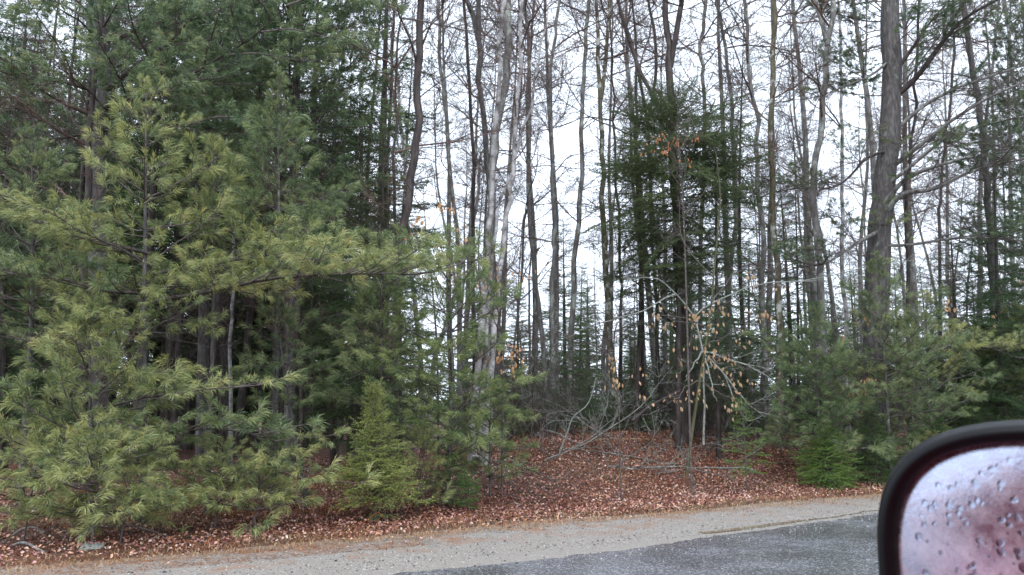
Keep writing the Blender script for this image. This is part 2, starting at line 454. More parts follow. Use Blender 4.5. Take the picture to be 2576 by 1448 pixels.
def pebbles(name, n, smin, smax, pw, size, mat, zb, label, cat, a0=-9, a1=17):
    x, y, s = bank_points(n, smin, smax, r1, pw=pw, amin=a0, amax=a1); n = len(x); sz = r1.uniform(*size, n)[:, None]
    c = np.stack([x, y, zb + 0 * x], -1)
    dirs = np.array([[1, 0, .1], [.3, .95, 0], [-.8, .6, .1], [-.8, -.6, 0], [.3, -.95, .1], [0, 0, .8]])
    yaw = r1.uniform(0, 6.28, n); V = np.zeros((n, 6, 3))
    for k in range(6):
        d = dirs[k][None] * r1.uniform(.6, 1.1, (n, 1)); dx = d[:, 0] * np.cos(yaw) - d[:, 1] * np.sin(yaw); dy = d[:, 0] * np.sin(yaw) + d[:, 1] * np.cos(yaw)
        V[:, k] = c + np.stack([dx, dy, d[:, 2]], -1) * sz
    b = np.arange(n)[:, None] * 6
    F = np.concatenate([b + np.array([[k, (k + 1) % 5, 5]]) for k in range(5)])
    mb = MB(); mb.add(V.reshape(-1, 3), F, np.repeat(r1.uniform(0, 1, n), 6))
    obj(name, mb.mesh(name, mat), label=label, cat=cat, kind='stuff')
M_peb = foliage_mat('pebble', [(0, (.07, .065, .06)), (.5, (.26, .24, .22)), (1, (.55, .53, .5))], .45, .5, 0)
M_crumb = foliage_mat('asphalt_crumb', [(0, (.02, .02, .022)), (1, (.06, .06, .065))], .5, .5, 0)
pebbles('pebbles', 30000, 6.6, 8.8, 1, (.003, .012), M_peb, .004, 'loose pale pebbles of the gravel shoulder', 'gravel')
pebbles('asphalt_crumbs', 260, 6.6, 8.7, 1.5, (.008, .022), M_crumb, .004, 'dark broken asphalt crumbs scattered on the shoulder', 'gravel')

pebbles('edge_crumbs', 600, 6.2, 7.0, 1, (.005, .014), M_crumb, .012, 'dark crumbs along the broken asphalt edge', 'gravel')
pebbles('loose_grit', 5000, 5.9, 6.9, .6, (.003, .010), M_peb, .014, 'pale grit spilled from the shoulder onto the asphalt edge', 'gravel')
# dry grass fringe, orange needles, rusty bracken: stems standing in the litter
def blades(name, mat, x, y, h, w, lean, label, cat, zoff=0, flat=False):
    n = len(x); yaw = r1.uniform(0, 6.28, n); z = ground(x, y) if not flat else 0 * x
    p = np.stack([x, y, np.maximum(z, .004) + zoff], -1)
    d = np.stack([np.cos(yaw), np.sin(yaw), 0 * yaw], -1); ln = r1.uniform(*lean, n)[:, None]
    up = np.array([[0, 0, 1.]]); H = r1.uniform(*h, n)[:, None]
    side = np.stack([-np.sin(yaw), np.cos(yaw), 0 * yaw], -1) * w * .5
    mid = p + (up * (1 - ln) + d * ln * .5) * H * .6; tip = p + (up * (1 - ln) * .85 + d * ln * 1.1) * H
    V = np.stack([p - side, p + side, mid + side * .8, mid - side * .8, tip], 1).reshape(-1, 3)
    b = np.arange(n)[:, None] * 5
    mb = MB(); mb.add(V, np.concatenate([b + np.array([[0, 1, 2]]), b + np.array([[0, 2, 3]]), b + np.array([[3, 2, 4]])]), np.repeat(r1.uniform(0, 1, n), 5))
    return obj(name, mb.mesh(name, mat), label=label, cat=cat, kind='stuff')
x, y, s = bank_points(105000, 7.9, 11.2, r1, pw=1.0)
k = (s + .35 * wob(x, y, 2.2, 71) < 8.7) | (wob(x, y, 1.7, 72) > .18)
x, y = x[k], y[k]
blades('dry_grass', M_straw, x, y, (.03, .10), .005, (.3, 1.0), 'low fringe of tan dead grass between gravel and leaves', 'grass')
x, y, s = bank_points(70000, 7.5, 13, r1, amax=3.5, pw=1.3)
o = blades('needle_litter', M_rust, x, y, (.05, .13), .004, (.85, 1.1), 'rust orange fallen pine needles under the left pines', 'needle litter')
x, y, s = bank_points(46000, 9.6, 16, r1, pw=.9)
k = (wob(x, y, 1.2, 51) + .4 * wob(x, y, 3, 52)) > .02
blades('dead_bracken', M_rust, x[k], y[k], (.10, .40), .0065, (.35, 1.1), 'thin rusty tangle of dead bracken over the bank', 'bracken')
x, y, s = bank_points(9000, 9.2, 15, r1)
M_stick = foliage_mat('dead_sticks', [(0, (.06, .045, .04)), (.5, (.17, .13, .11)), (1, (.36, .31, .27))], .7, .3, 0)
blades('dead_sticks', M_stick, x, y, (.15, .65), .008, (.75, 1.05), 'grey-brown fallen twigs strewn over the leaf bank', 'twigs')
x, y, s = bank_points(9000, 8.8, 12.5, r1)
k = wob(x, y, 1.8, 61) > .25
M_moss = foliage_mat('moss_green', [(0, (.06, .09, .02)), (1, (.20, .24, .07))], .7, .2, .2)
blades('green_grass', M_moss, x[k], y[k], (.02, .07), .006, (.2, .9), 'small patches of moss and short green grass among the leaves', 'grass')

# ------------------------------------------------------------------ bough library
def needle_tuft(mb, r, base, d, n, ln, w, cone, v, droop=.12, span=.09, mi=1):
    base = np.asarray(base); d = unit(d)
    ref = np.array([0, 0, 1.]) if abs(d[2]) < .9 else np.array([1., 0, 0])
    u = unit(np.cross(ref, d)); w2 = np.cross(d, u)
    ph = r.uniform(0, 6.283, n); th = np.abs(r.normal(cone, .22, n))
    D = d * np.cos(th)[:, None] + (u * np.cos(ph)[:, None] + w2 * np.sin(ph)[:, None]) * np.sin(th)[:, None]
    st = base - d * (r.uniform(0, span, n)[:, None])
    L = (ln * r.uniform(.75, 1.1, n))[:, None]
    D2 = unit(D + np.array([0, 0, -droop * 2.2]))
    mid = st + D * L * .5; tip = mid + D2 * L * .5
    sd = unit(np.cross(D, r.normal(size=(n, 3)))) * (w / 2)
    V = np.stack([st, mid - sd, mid + sd, tip], 1).reshape(-1, 3)
    b = np.arange(n)[:, None] * 4
    a = np.repeat(v + r.normal(0, .17, n), 4)
    mb.add(V, np.concatenate([b + np.array([[0, 2, 1]]), b + np.array([[1, 2, 3]])]), a, mi)

def pine_bough(seed, L, nn=34, nl=.115, w=.0058, up=.05, lat_step=.16):
    r = np.random.default_rng(seed); mb = MB(); pl = Poly()
    ax = wander(r, (0, 0, 0), (1, 0, .05), L, max(5, int(L * 6)), .07, (0, 0, up))
    pl.line(ax, .006 + .007 * L, .003)
    def at(P_, t):
        q = t * (len(P_) - 1); k = min(int(q), len(P_) - 2); f = q - k
        return P_[k] * (1 - f) + P_[k + 1] * f, unit(P_[k + 1] - P_[k])
    vb = r.uniform(.25, .55)
    def tip(P_, v):
        d = unit(P_[-1] - P_[-2])
        needle_tuft(mb, r, P_[-1], d, nn, nl, w, .40, v, .26)
        if len(P_) > 2: needle_tuft(mb, r, P_[-1] - d * .06, d, int(nn * .3), nl * .9, w, .8, v - .2, .3)
    tip(ax, vb + .2)
    n = int(L / lat_step * .9); side = 1
    for k in range(n):
        t = .16 + .8 * (k + r.uniform(0, .6)) / n
        p, d = at(ax, t); side = -side
        lat = np.cross([0, 0, 1], d) * side
        ll = (.10 + .50 * L ** .8 * (1 - t) ** .7 * min(1, t * 2.6)) * r.uniform(.6, 1.15)
        ld = d * r.uniform(.5, .9) + lat * r.uniform(.6, 1) + np.array([0, 0, r.uniform(-.15, .35)])
        lp = wander(r, p, ld, ll, max(2, int(ll * 9)), .10, (0, 0, .05))
        pl.line(lp, .0045, .002); tip(lp, vb + r.uniform(-.1, .3))
        m_ = int(ll / .125)
        for q in range(m_):
            tt = .2 + .78 * (q + r.uniform(0, .7)) / m_
            p2, d2 = at(lp, tt); s2 = 1 if r.uniform() < .5 else -1
            l2 = np.cross([0, 0, 1], d2) * s2
            sd = d2 * .8 + l2 * .8 + np.array([0, 0, r.uniform(-.3, .45)])
            sp = wander(r, p2, sd, r.uniform(.07, .17), 2, .12, (0, 0, .05))
            pl.line(sp, .0028, .0016); tip(sp, vb + r.uniform(-.15, .3))
    pl.out(mb, 0)
    return mb

def fir_bough(seed, L, step=.035, nl=.018, w=.0035, droop=-.02, dens=1.0, wood=True):
    r = np.random.default_rng(seed); mb = MB(); pl = Poly()
    ax = wander(r, (0, 0, 0), (1, 0, .02), L, max(4, int(L * 6)), .05, (0, 0, droop))
    pl.line(ax, .005 + .004 * L, .002)
    A = []; B = []
    def twig(Pp):
        A.append(Pp[:-1]); B.append(Pp[1:])
        if wood: pl.line(Pp, .0022, .001)
    twig(ax[int(len(ax) * .3):])
    n = int(L / .07 * dens)
    for k in range(n):
        t = .1 + .88 * (k + r.uniform(0, .6)) / n; q = t * (len(ax) - 1); i = min(int(q), len(ax) - 2)
        p = ax[i] + (ax[i + 1] - ax[i]) * (q - i); d = unit(ax[i + 1] - ax[i]); side = 1 if k % 2 else -1
        lat = np.cross([0, 0, 1], d) * side
        ll = (.05 + .42 * L * (1 - t) ** .8 * min(1, t * 3)) * r.uniform(.65, 1.1)
        lp = wander(r, p, d * .75 + lat * .8 + np.array([0, 0, r.uniform(-.18, .12)]), ll, max(2, int(ll / .06)), .08, (0, 0, droop))
        twig(lp)
        for q2 in range(int(ll / .06)):
            i2 = r.integers(0, len(lp) - 1); d2 = unit(lp[i2 + 1] - lp[i2]); l2 = np.cross([0, 0, 1], d2) * (1 if q2 % 2 else -1)
            twig(wander(r, lp[i2] + (lp[i2 + 1] - lp[i2]) * r.uniform(), d2 * .8 + l2 * .7 + np.array([0, 0, r.uniform(-.15, .1)]), ll * r.uniform(.2, .45) + .03, 2, .08))
    a = np.concatenate(A); b = np.concatenate(B); ln = np.linalg.norm(b - a, axis=1)
    cnt = np.maximum(1, (ln / step * 5).astype(int)) if wood or step < .5 else (r.uniform(0, 1, len(ln)) < ln / step * 5).astype(int); idx = np.repeat(np.arange(len(a)), cnt); m = len(idx)
    f = r.uniform(0, 1, m)[:, None]; p = a[idx] * (1 - f) + b[idx] * f; d = unit(b - a)[idx]
    rv = unit(np.cross(d, r.normal(size=(m, 3)))) * np.array([1, 1, .55]); nd = unit(d * .8 + rv * .9)
    Ln = (nl * r.uniform(.7, 1.2, m))[:, None]; sd = unit(np.cross(nd, r.normal(size=(m, 3)))) * w / 2
    V = np.stack([p - sd, p + sd, p + nd * Ln], 1).reshape(-1, 3)
    tipv = np.repeat(r.uniform(.25, .65, len(a)), cnt)
    mb.add(V, np.arange(m * 3).reshape(-1, 3), np.repeat(tipv + r.normal(0, .08, m), 3), 1)
    pl.out(mb, 0)
    return mb

def bare_branch(seed, L, up=.06, n1=11, jit=.13, mat=0, fine=1.0, ang=.75):
    r = np.random.default_rng(seed); mb = MB(); pl = Poly()
    ax = wander(r, (0, 0, 0), (1, 0, .1), L, 10, jit, (0, 0, up)); r0 = .007 * L + .004
    pl.line(ax, r0, .003)
    for k in range(n1):
        t = .12 + .86 * (k + r.uniform(0, .8)) / n1; i = min(int(t * 10), 9); p = ax[i] + (ax[i + 1] - ax[i]) * (t * 10 - i); d = unit(ax[i + 1] - ax[i])
        pr = unit(np.cross(d, r.normal(size=3)))
        l1 = L * (.16 + .42 * (1 - t)) * r.uniform(.6, 1.2)
        b1 = wander(r, p, d + pr * ang * 1.2, l1, 6, jit * 1.1, (0, 0, up * 1.2)); pl.line(b1, r0 * .45 * (1 - t * .5), .002)
        for q in range(int(5 * fine)):
            i2 = r.integers(1, 6); d2 = unit(b1[i2] - b1[i2 - 1]); pr2 = unit(np.cross(d2, r.normal(size=3)))
            l2 = l1 * r.uniform(.25, .55)
            b2 = wander(r, b1[i2], d2 + pr2 * ang, l2, 4, jit * 1.3, (0, 0, up)); pl.line(b2, .0032, .0015)
            for q3 in range(int(3 * fine)):
                i3 = r.integers(1, 4); d3 = unit(b2[i3] - b2[i3 - 1]); pr3 = unit(np.cross(d3, r.normal(size=3)))
                pl.line(wander(r, b2[i3], d3 + pr3 * ang, l2 * r.uniform(.3, .6), 2, jit), .002, .0012)
    pl.out(mb, 0)
    return mb

PINE = {}   # length -> [(MB, mesh)]
for L in (.5, .9, 1.4, 2.1):
    PINE[L] = []
    for k in range(4 if L < 2 else 3):
        b = pine_bough(100 + int(L * 10) * 7 + k, L); PINE[L].append((b, b.mesh('pine_bough', [B_twig, M_needle])))
BIGPINE = {}
for L in (2.2, 3.2):
    BIGPINE[L] = []
    for k in range(3):
        b = pine_bough(300 + int(L * 10) * 7 + k, L, 28, .14, .011, .02, .19); BIGPINE[L].append((b, b.mesh('big_pine_bough', [B_twig, M_needle])))
FIR = {}
for L in (.3, .6, 1.0, 1.6):
    FIR[L] = []
    for k in range(3):
        b = fir_bough(500 + int(L * 10) * 7 + k, L, .026 if L < 1.3 else .035, .021 if L < 1.3 else .032, .0048 if L < 1.3 else .0075)
        FIR[L].append((b, b.mesh('fir_bough', [B_twig, M_short])))
BARE = {}
for L in (.45, 1.0, 2.0, 3.2):
    BARE[L] = []
    for k in range(4):
        b = bare_branch(700 + int(L * 10) * 7 + k, L, .05, 5 if L < .6 else 9 if L < 2.5 else 12, fine=.5 if L < .6 else 1); BARE[L].append((b, b.mesh('bare_branch', [B_twig])))

def pick(lib, L):
    k = min(lib, key=lambda q: abs(math.log(q / L)))
    return k, random.choice(lib[k])

def bmat(p, phi, elev, roll, sc):
    return Matrix.Translation(Vector(p)) @ Matrix.Rotation(phi, 4, 'Z') @ Matrix.Rotation(-elev, 4, 'Y') @ Matrix.Rotation(roll, 4, 'X') @ Matrix.Scale(sc, 4)

def place(parent, lib, L, p, phi, elev, roll=0, tint=None, name='bough', mat=None):
    k, (b, me) = pick(lib, L)
    o = bpy.data.objects.new(name, me); put(o, parent)
    o.matrix_local = bmat(p, phi, elev, roll, max(.6, min(1.7, L / k)))
    o['kind'] = 'stuff'
    if tint: o.color = (*tint, 1)
    if mat:
        o.material_slots[0].link = 'OBJECT'; o.material_slots[0].material = mat
    return o

def spline(pts, n):
    """smooth resampling (Catmull-Rom)"""
    pts = np.asarray(pts, float)
    if len(pts) < 3: return np.array([pts[0] * (1 - t) + pts[-1] * t for t in np.linspace(0, 1, n)])
    q = np.vstack([2 * pts[0] - pts[1], pts, 2 * pts[-1] - pts[-2]]); out = []
    for t in np.linspace(0, len(pts) - 1, n):
        k = min(int(t), len(pts) - 2); f = t - k; a, b, c, d = q[k:k + 4]
        out.append(.5 * ((2 * b) + (-a + c) * f + (2 * a - 5 * b + 4 * c - d) * f * f + (-a + 3 * b - 3 * c + d) * f ** 3))
    return np.array(out)

TREES = []
def off_road(u, D, s_min=9.2):      # nothing grows on the shoulder: push it back to the leaf edge
    return max(D, s_min / (N_[1] + N_[0] * (u - 1288) / FPX))
def trunk_from(pix, D, w0, w1, extra=6.0, lean=None):
    """world points of a trunk seen through pix at depth D; starts in the soil and grows on above the picture"""
    pts = [P(u, v, D) for u, v in pix]
    bx = pts[0][0]; g = g1(bx, D)
    pts[0] = np.array([bx, D, g - .08])
    pts = [p for i, p in enumerate(pts) if i == 0 or p[2] > g + .25]
    top = pts[-1]; dr = unit(pts[-1] - pts[-2]) if len(pts) > 1 else np.array([0, 0, 1.])
    dr = unit(dr * .6 + np.array([0, 0, .8]))
    wtop = w1
    if extra > 0:
        pts.append(top + dr * extra * .5); pts.append(top + dr * extra + np.array([random.uniform(-.3, .3), .2, 0]))
        wtop = w1 * .45
    base = np.array([bx, D, g])
    W = spline(pts, 26)
    for i in range(2, 25): W[i][:2] += np.array([random.gauss(0, 1), random.gauss(0, 1)]) * .022
    nvis = len(W) if extra <= 0 else None
    zt = (W[:, 2] - W[0, 2]) / (W[-1, 2] - W[0, 2]); zv = min(1, (top[2] - W[0, 2]) / (W[-1, 2] - W[0, 2]))
    m = D / FPX / 2
    rr = np.where(zt < zv, (w0 + (w1 - w0) * zt / max(zv, .01)) * m, (w1 + (wtop - w1) * (zt - zv) / max(1e-3, 1 - zv)) * m)
    rr[0] *= 1.45; rr[1] *= 1.15
    return base, W - base, rr

def hardwood(label, pix, D, w0, w1, mat, extra=6, nb=10, bl=(1.0, 2.6), lowest=.3, twig=None, forks=(), name='bare_tree', cat='tree', group=None, tint=None, elev=(.2, 1.0)):
    D = off_road(pix[0][0], D)
    base, W, rr = trunk_from(pix, D, w0, w1, extra)
    t = empty(name, base, label, cat, group)
    mb = MB(); tube(mb, W, rr, 12 if w0 > 14 else 8, rough=.035, seed=random.randint(0, 9999)); obj('trunk', mb.mesh('trunk', mat, True), t)
    lines = [W]
    for (fp, fw0, fw1) in forks:
        pf = [P(u, v, D + dd) - base for u, v, dd in fp]
        dr = unit(pf[-1] - pf[-2]); 
        if fp[-1][1] <= 5: pf.append(pf[-1] + unit(dr + np.array([0, 0, .4])) * 2.5)
        F = spline(pf, 14); mb = MB(); tube(mb, F, np.linspace(fw0, fw1, 14) * D / FPX / 2, 7, rough=.04, seed=random.randint(0, 9999))
        obj('limb', mb.mesh('limb', mat, True), t); lines.append(F)
    for k in range(nb):
        Ln = random.choice(lines); q = random.uniform(lowest, .98) if Ln is W else random.uniform(.3, .98)
        i = min(int(q * (len(Ln) - 1)), len(Ln) - 1); L = random.uniform(*bl) * (1 if q > .5 else .7)
        place(t, BARE, L, Ln[i], random.uniform(0, 6.283), random.uniform(*elev), random.uniform(0, 6.28), name='branch', mat=twig)
    for k in range(6):
        q = random.uniform(.08, .6); place(t, BARE, random.uniform(.3, .8), W[int(q * 25)], random.uniform(0, 6.283), random.uniform(-.3, .6), random.uniform(0, 6.28), name='branch', mat=twig)
    TREES.append(base)
    return t, base, W, lines

def prof(t, pts):
    xs_, ys_ = zip(*pts); return float(np.interp(t, xs_, ys_))

def conifer(label, base, H, lib, crown, spacing, per, tint, trunk_r, mat=None, lo=.1, elev=((0, -.15), (1, .7)), name='pine_tree', cat='tree', group=None, top=None, skip=0.0, tree_top=None, jit=.12, seed=None, phi_bias=None):
    """tree built bough by bough; crown = radius profile over height fraction"""
    base = np.array([base[0], base[1], g1(base[0], base[1])])
    t = empty(name, base, label, cat, group)
    tip = np.array([0, 0, H]) if tree_top is None else np.asarray(tree_top)
    mid = tip * .5 + np.array([random.gauss(0, .03), random.gauss(0, .03), 0]) * H * .3
    W = spline([np.array([0, 0, -.08]), mid, tip], 16)
    mb = MB(); tube(mb, W, np.linspace(trunk_r, .006 if H < 12 else .03, 16), 8, rough=.03, seed=random.randint(0, 999)); obj('trunk', mb.mesh('trunk', mat or B_pine, True), t)
    z = lo * H; k = 0
    while z < H * .985:
        f = z / H; q = f * 15; i = min(int(q), 14); p = W[i] + (W[i + 1] - W[i]) * (q - i)
        R = prof(f, crown); ph0 = random.uniform(0, 6.28)
        for j in range(per):
            if random.random() < skip: continue
            L = R * random.uniform(.68, 1.15)
            ph = ph0 + j * 6.283 / per + random.gauss(0, .22)
            if L < .08: L = .1
            e = prof(f, elev) + random.gauss(0, jit)
            place(t, lib, L, p + np.array([0, 0, random.uniform(-.3, .3) * spacing]), ph, e, random.gauss(0, .25), tint)
        z += spacing * random.uniform(.8, 1.2) * (1 if f < .8 else .75)
    for j in range(3):
        place(t, lib, .3 if lib is not FIR else .3, W[-1] - np.array([0, 0, .1]), random.uniform(0, 6.28), 1.25, 0, tint)
    TREES.append(base)
    return t, base, W

def on(u, D):       # ground point at picture column u and depth D
    x = (u - 1288) / FPX * D / math.cos(PITCH)
    return np.array([x * .985, D])

# ------------------------------------------------------------------ the wood, tree by tree
YG = (1.42, 1.34, 1.08)      # fresh yellow green young pine
MG = (1.05, 1.12, 1.0)        # middle green
BG = (1.02, 1.16, 1.20)        # blue green of the old pines
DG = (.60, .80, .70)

def cpx(label, u, vtop, D, lib, crown, spacing, per, tint, tr, ubase=None, smin=9.0, **k):
    ub = u if ubase is None else ubase
    D0 = D; D = off_road(ub, D, smin); crown = [(a, b * D / D0) for a, b in crown]
    x = on(ub, D); top = P(u, vtop, D); g = g1(x[0], D)
    return conifer(label, (x[0], D), top[2] - g, lib, crown, spacing, per, tint, tr, tree_top=(top[0] - x[0], 0, top[2] - g), **k)

# A  young pine with the star-like leader, left
tA, bA, WA = cpx('young yellow-green pine with star-shaped leader, tallest in the left foreground', 368, 235, 9.3, PINE,
    [(0, .5), (.18, .9), (.45, 1.3), (.6, 1.35), (.8, .9), (.93, .42), (1, .15)], .36, 6, YG, .05, ubase=385,
    lo=.44, elev=[(0, -.1), (.5, .1), (.8, .4), (1, 1.0)], name='young_pine', skip=.1)
# long low bough of the same tree that reaches far to the right
def long_limb(tree, base, pix, w0, lib, tint, every=.16, L=(.5, .95), droop=-.1, mat=None, up=.25):
    pts = spline([P(u, v, D) - base for u, v, D in pix], 20); m = pix[0][2] / FPX / 2
    mb = MB(); tube(mb, pts, np.linspace(w0 * m, 2 * m, 20), 6, rough=.04); o = obj('limb', mb.mesh('limb', mat or B_dark, True), tree)
    ln = np.linalg.norm(np.diff(pts, axis=0), axis=1).sum(); n = int(ln / every)
    for k in range(n):
        q = (.12 + .86 * k / n) * 19; i = min(int(q), 18); p = pts[i] + (pts[i + 1] - pts[i]) * (q - i); d = pts[i + 1] - pts[i]
        ph = math.atan2(d[1], d[0]) + (1 if k % 2 else -1) * random.uniform(.3, 1.2)
        place(tree, lib, random.uniform(*L), p, ph, random.uniform(droop, up), random.gauss(0, .3), tint)
    place(tree, lib, L[1], pts[-1], math.atan2(d[1], d[0]), 0, 0, tint)
    return o
long_limb(tA, bA, [(385, 760, 9.3), (520, 735, 9.1), (700, 700, 8.9), (880, 690, 8.8), (1040, 690, 8.8)], 12, PINE, YG, .10, (.5, 1.0))
long_limb(tA, bA, [(385, 690, 9.3), (560, 660, 9.4), (720, 640, 9.5), (860, 660, 9.6)], 9, PINE, YG, .13, (.5, .9))
long_limb(tA, bA, [(380, 640, 9.3), (240, 600, 9.2), (90, 520, 9.1), (-60, 500, 9.1)], 9, PINE, YG, .13, (.5, 1.0))
long_limb(tA, bA, [(385, 740, 9.3), (250, 730, 9.1), (110, 690, 9.0), (-80, 700, 9.0)], 9, PINE, MG, .13, (.5, 1.0))
# a second leader behind, right of A
cpx('young pine with pale upper tufts, right behind the star-topped pine', 700, 205, 10.6, PINE,
    [(0, .9), (.35, 1.25), (.6, 1.25), (.75, .85), (.9, .35), (1, .15)], .30, 6, MG, .05, lo=.56, elev=[(0, -.1), (.6, .2), (1, .95)], name='young_pine')
cpx('slim young pine filling the gap between the two tall young pines', 540, 380, 10.0, PINE,
    [(0, .7), (.4, 1.0), (.7, .9), (.9, .4), (1, .15)], .30, 6, YG, .04, lo=.60, elev=[(0, -.1), (.6, .2), (1, .9)], name='young_pine')
cpx('young pine at the left picture edge with a blunt pale top', 80, 350, 10.2, PINE,
    [(0, .9), (.4, 1.35), (.7, 1.1), (.9, .4), (1, .15)], .28, 6, MG, .05, lo=.42, elev=[(0, -.1), (.6, .2), (1, .9)], name='young_pine')
# B  low young pine, lower left
tB, bB, WB = cpx('low bushy young pine with spreading boughs, lower left by the road', 225, 790, 8.8, PINE,
    [(0, .9), (.25, 1.3), (.5, 1.25), (.7, .85), (.88, .35), (1, .14)], .20, 6, YG, .035, ubase=262,
    lo=.30, elev=[(0, -.1), (.5, .1), (.8, .5), (1, 1.0)], name='young_pine')
long_limb(tB, bB, [(255, 1030, 8.8), (370, 1000, 8.6), (480, 985, 8.5), (590, 975, 8.4)], 6, PINE, YG, .15, (.4, .6))
long_limb(tB, bB, [(255, 1100, 8.8), (400, 1090, 8.8), (560, 1080, 8.9), (690, 1110, 9.0)], 6, PINE, MG, .14, (.5, .8))
# low boughs hanging over the litter
tb2, bb2, _ = cpx('thin pine sapling with drooping boughs low over the rusty litter, bottom left', 255, 1130, 8.1, PINE,
    [(0, .5), (.5, .9), (.8, .5), (1, .2)], .11, 6, YG, .012, ubase=262, lo=.38, elev=[(0, -.15), (.6, 0), (1, .6)], name='pine_sapling')
long_limb(tb2, bb2, [(262, 1215, 8.1), (130, 1200, 8.1), (30, 1215, 8.2), (-60, 1240, 8.2)], 4, PINE, YG, .14, (.4, .6))
tb3, bb3, _ = cpx('wide low pine sapling whose boughs reach over the litter left of the small spruce', 560, 1150, 9.0, PINE,
    [(0, .6), (.5, .85), (.8, .4), (1, .2)], .12, 5, YG, .014, lo=.40, elev=[(0, -.15), (.6, 0), (1, .6)], name='pine_sapling')
long_limb(tb3, bb3, [(560, 1200, 9.0), (660, 1180, 8.9), (740, 1200, 8.9), (800, 1215, 8.9)], 4, PINE, YG, .15, (.4, .6))
cpx('small pine sapling with thin crown behind the low sapling', 690, 1130, 10.2, PINE, [(0, .5), (.6, .5), (1, .15)], .14, 5, MG, .012, lo=.3, name='pine_sapling')
for u, v, D, lb in ((95, 1150, 8.3, 'low pine sapling drooping over the litter at the left edge'), (655, 1190, 8.9, 'lowest pine sapling, almost lying on the litter left of the spruce'), (330, 1230, 8.2, 'small yellowish pine sapling low in front of the bushy pine')):
    cpx(lb, u, v, D, PINE, [(0, .5), (.5, .65), (.8, .45), (1, .2)], .13, 5, YG, .010, lo=.35, elev=[(0, -.2), (.6, -.05), (1, .5)], name='pine_sapling')
# hanging bough group (690-850, 760-950)
cpx('young pine with a drooping tuft-tipped top, in front of the dark trunks', 695, 775, 10.4, PINE,
    [(0, .3), (.45, .35), (.62, .75), (.8, .55), (.93, .3), (1, .15)], .20, 5, MG, .035, ubase=790, lo=.52, elev=[(0, -.2), (.7, .1), (1, .9)], name='young_pine')

# C  big grey-green pine mass
tC, bC, WC = cpx('tall grey-green pine with dense soft crown, left of the open sky', 770, -420, 14.5, BIGPINE,
    [(0, 1.6), (.3, 2.0), (.55, 2.2), (.8, 1.8), (1, .6)], .36, 7, BG, .13, ubase=740, lo=.40, elev=[(0, -.15), (.5, .1), (1, .8)], mat=B_pine)
cpx('tall hazy pine behind the leaning upper boughs, top left', 520, -350, 17, BIGPINE,
    [(0, 1.6), (.3, 2.2), (.55, 2.4), (.8, 1.8), (1, .6)], .40, 7, BG, .14, lo=.40, elev=[(0, -.15), (.5, .1), (1, .8)], mat=B_pine)
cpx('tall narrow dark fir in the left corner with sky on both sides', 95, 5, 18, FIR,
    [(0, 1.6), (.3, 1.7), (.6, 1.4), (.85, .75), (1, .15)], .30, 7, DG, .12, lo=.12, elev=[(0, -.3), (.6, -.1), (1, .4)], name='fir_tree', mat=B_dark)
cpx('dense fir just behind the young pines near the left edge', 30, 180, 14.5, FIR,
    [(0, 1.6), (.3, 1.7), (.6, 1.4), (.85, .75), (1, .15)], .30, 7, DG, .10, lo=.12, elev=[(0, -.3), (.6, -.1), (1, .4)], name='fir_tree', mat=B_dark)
# B1 mature pine trunk with dark rising boughs
tP, bP, WP, _ = hardwood('old pine with thick dark trunk and long rising boughs, top left', [(245, 1150), (245, 800), (247, 400), (256, 225), (248, 100), (240, -30)], 12.5, 44, 38, B_pine, 7, 0, name='old_pine')
for pix, w in (([(256, 235, 12.5), (350, 160, 12.2), (440, 92, 12.0), (520, -5, 11.8), (600, -120, 11.6)], 17), ([(252, 320, 12.5), (285, 256, 12.2), (390, 243, 11.9), (520, 165, 11.6), (640, 90, 11.4), (720, 15, 11.2)], 12),
               ([(280, 258, 12.3), (400, 235, 12.4), (520, 215, 12.6), (590, 155, 12.8)], 9), ([(250, 240, 12.5), (190, 215, 12.2), (120, 203, 12), (-20, 195, 11.6)], 9),
               ([(246, 300, 12.5), (140, 250, 12.1), (60, 190, 11.9), (-30, 110, 11.6)], 8), ([(262, 180, 12.5), (335, 145, 12.7), (372, 70, 13), (385, 20, 13.3)], 8), ([(250, 330, 12.5), (130, 352, 12.2), (-20, 360, 11.9)], 10),
               ([(250, 330, 12.5), (380, 318, 12.1), (480, 312, 11.8)], 7)):
    long_limb(tP, bP, pix, w, BIGPINE, BG, .34, (1.4, 2.2), -.15, mat=B_dark, up=.5)
for k in range(26):
    q = random.uniform(.55, .99); i = int(q * 25); place(tP, BIGPINE, random.uniform(2.0, 3.2), WP[i], random.uniform(0, 6.28), random.uniform(0, .6), 0, BG)

# D  dark hemlock lattice between the pines and the sky
for u, vt, D, lb in ((905, 250, 14.5, 'lacy dark hemlock beside the open sky'), (965, 330, 13.2, 'shorter lacy hemlock touching the leaning dark trunk'), (845, 330, 16, 'dark hemlock half hidden by the grey-green pine')):
    cpx(lb, u, vt, D, FIR, [(0, 1.1), (.3, 1.5), (.6, 1.25), (.85, .6), (1, .15)], .26, 6, (.72, .85, .75), .07, lo=.12, elev=[(0, -.1), (.6, 0), (1, .6)], name='hemlock', mat=B_dark, skip=.05)

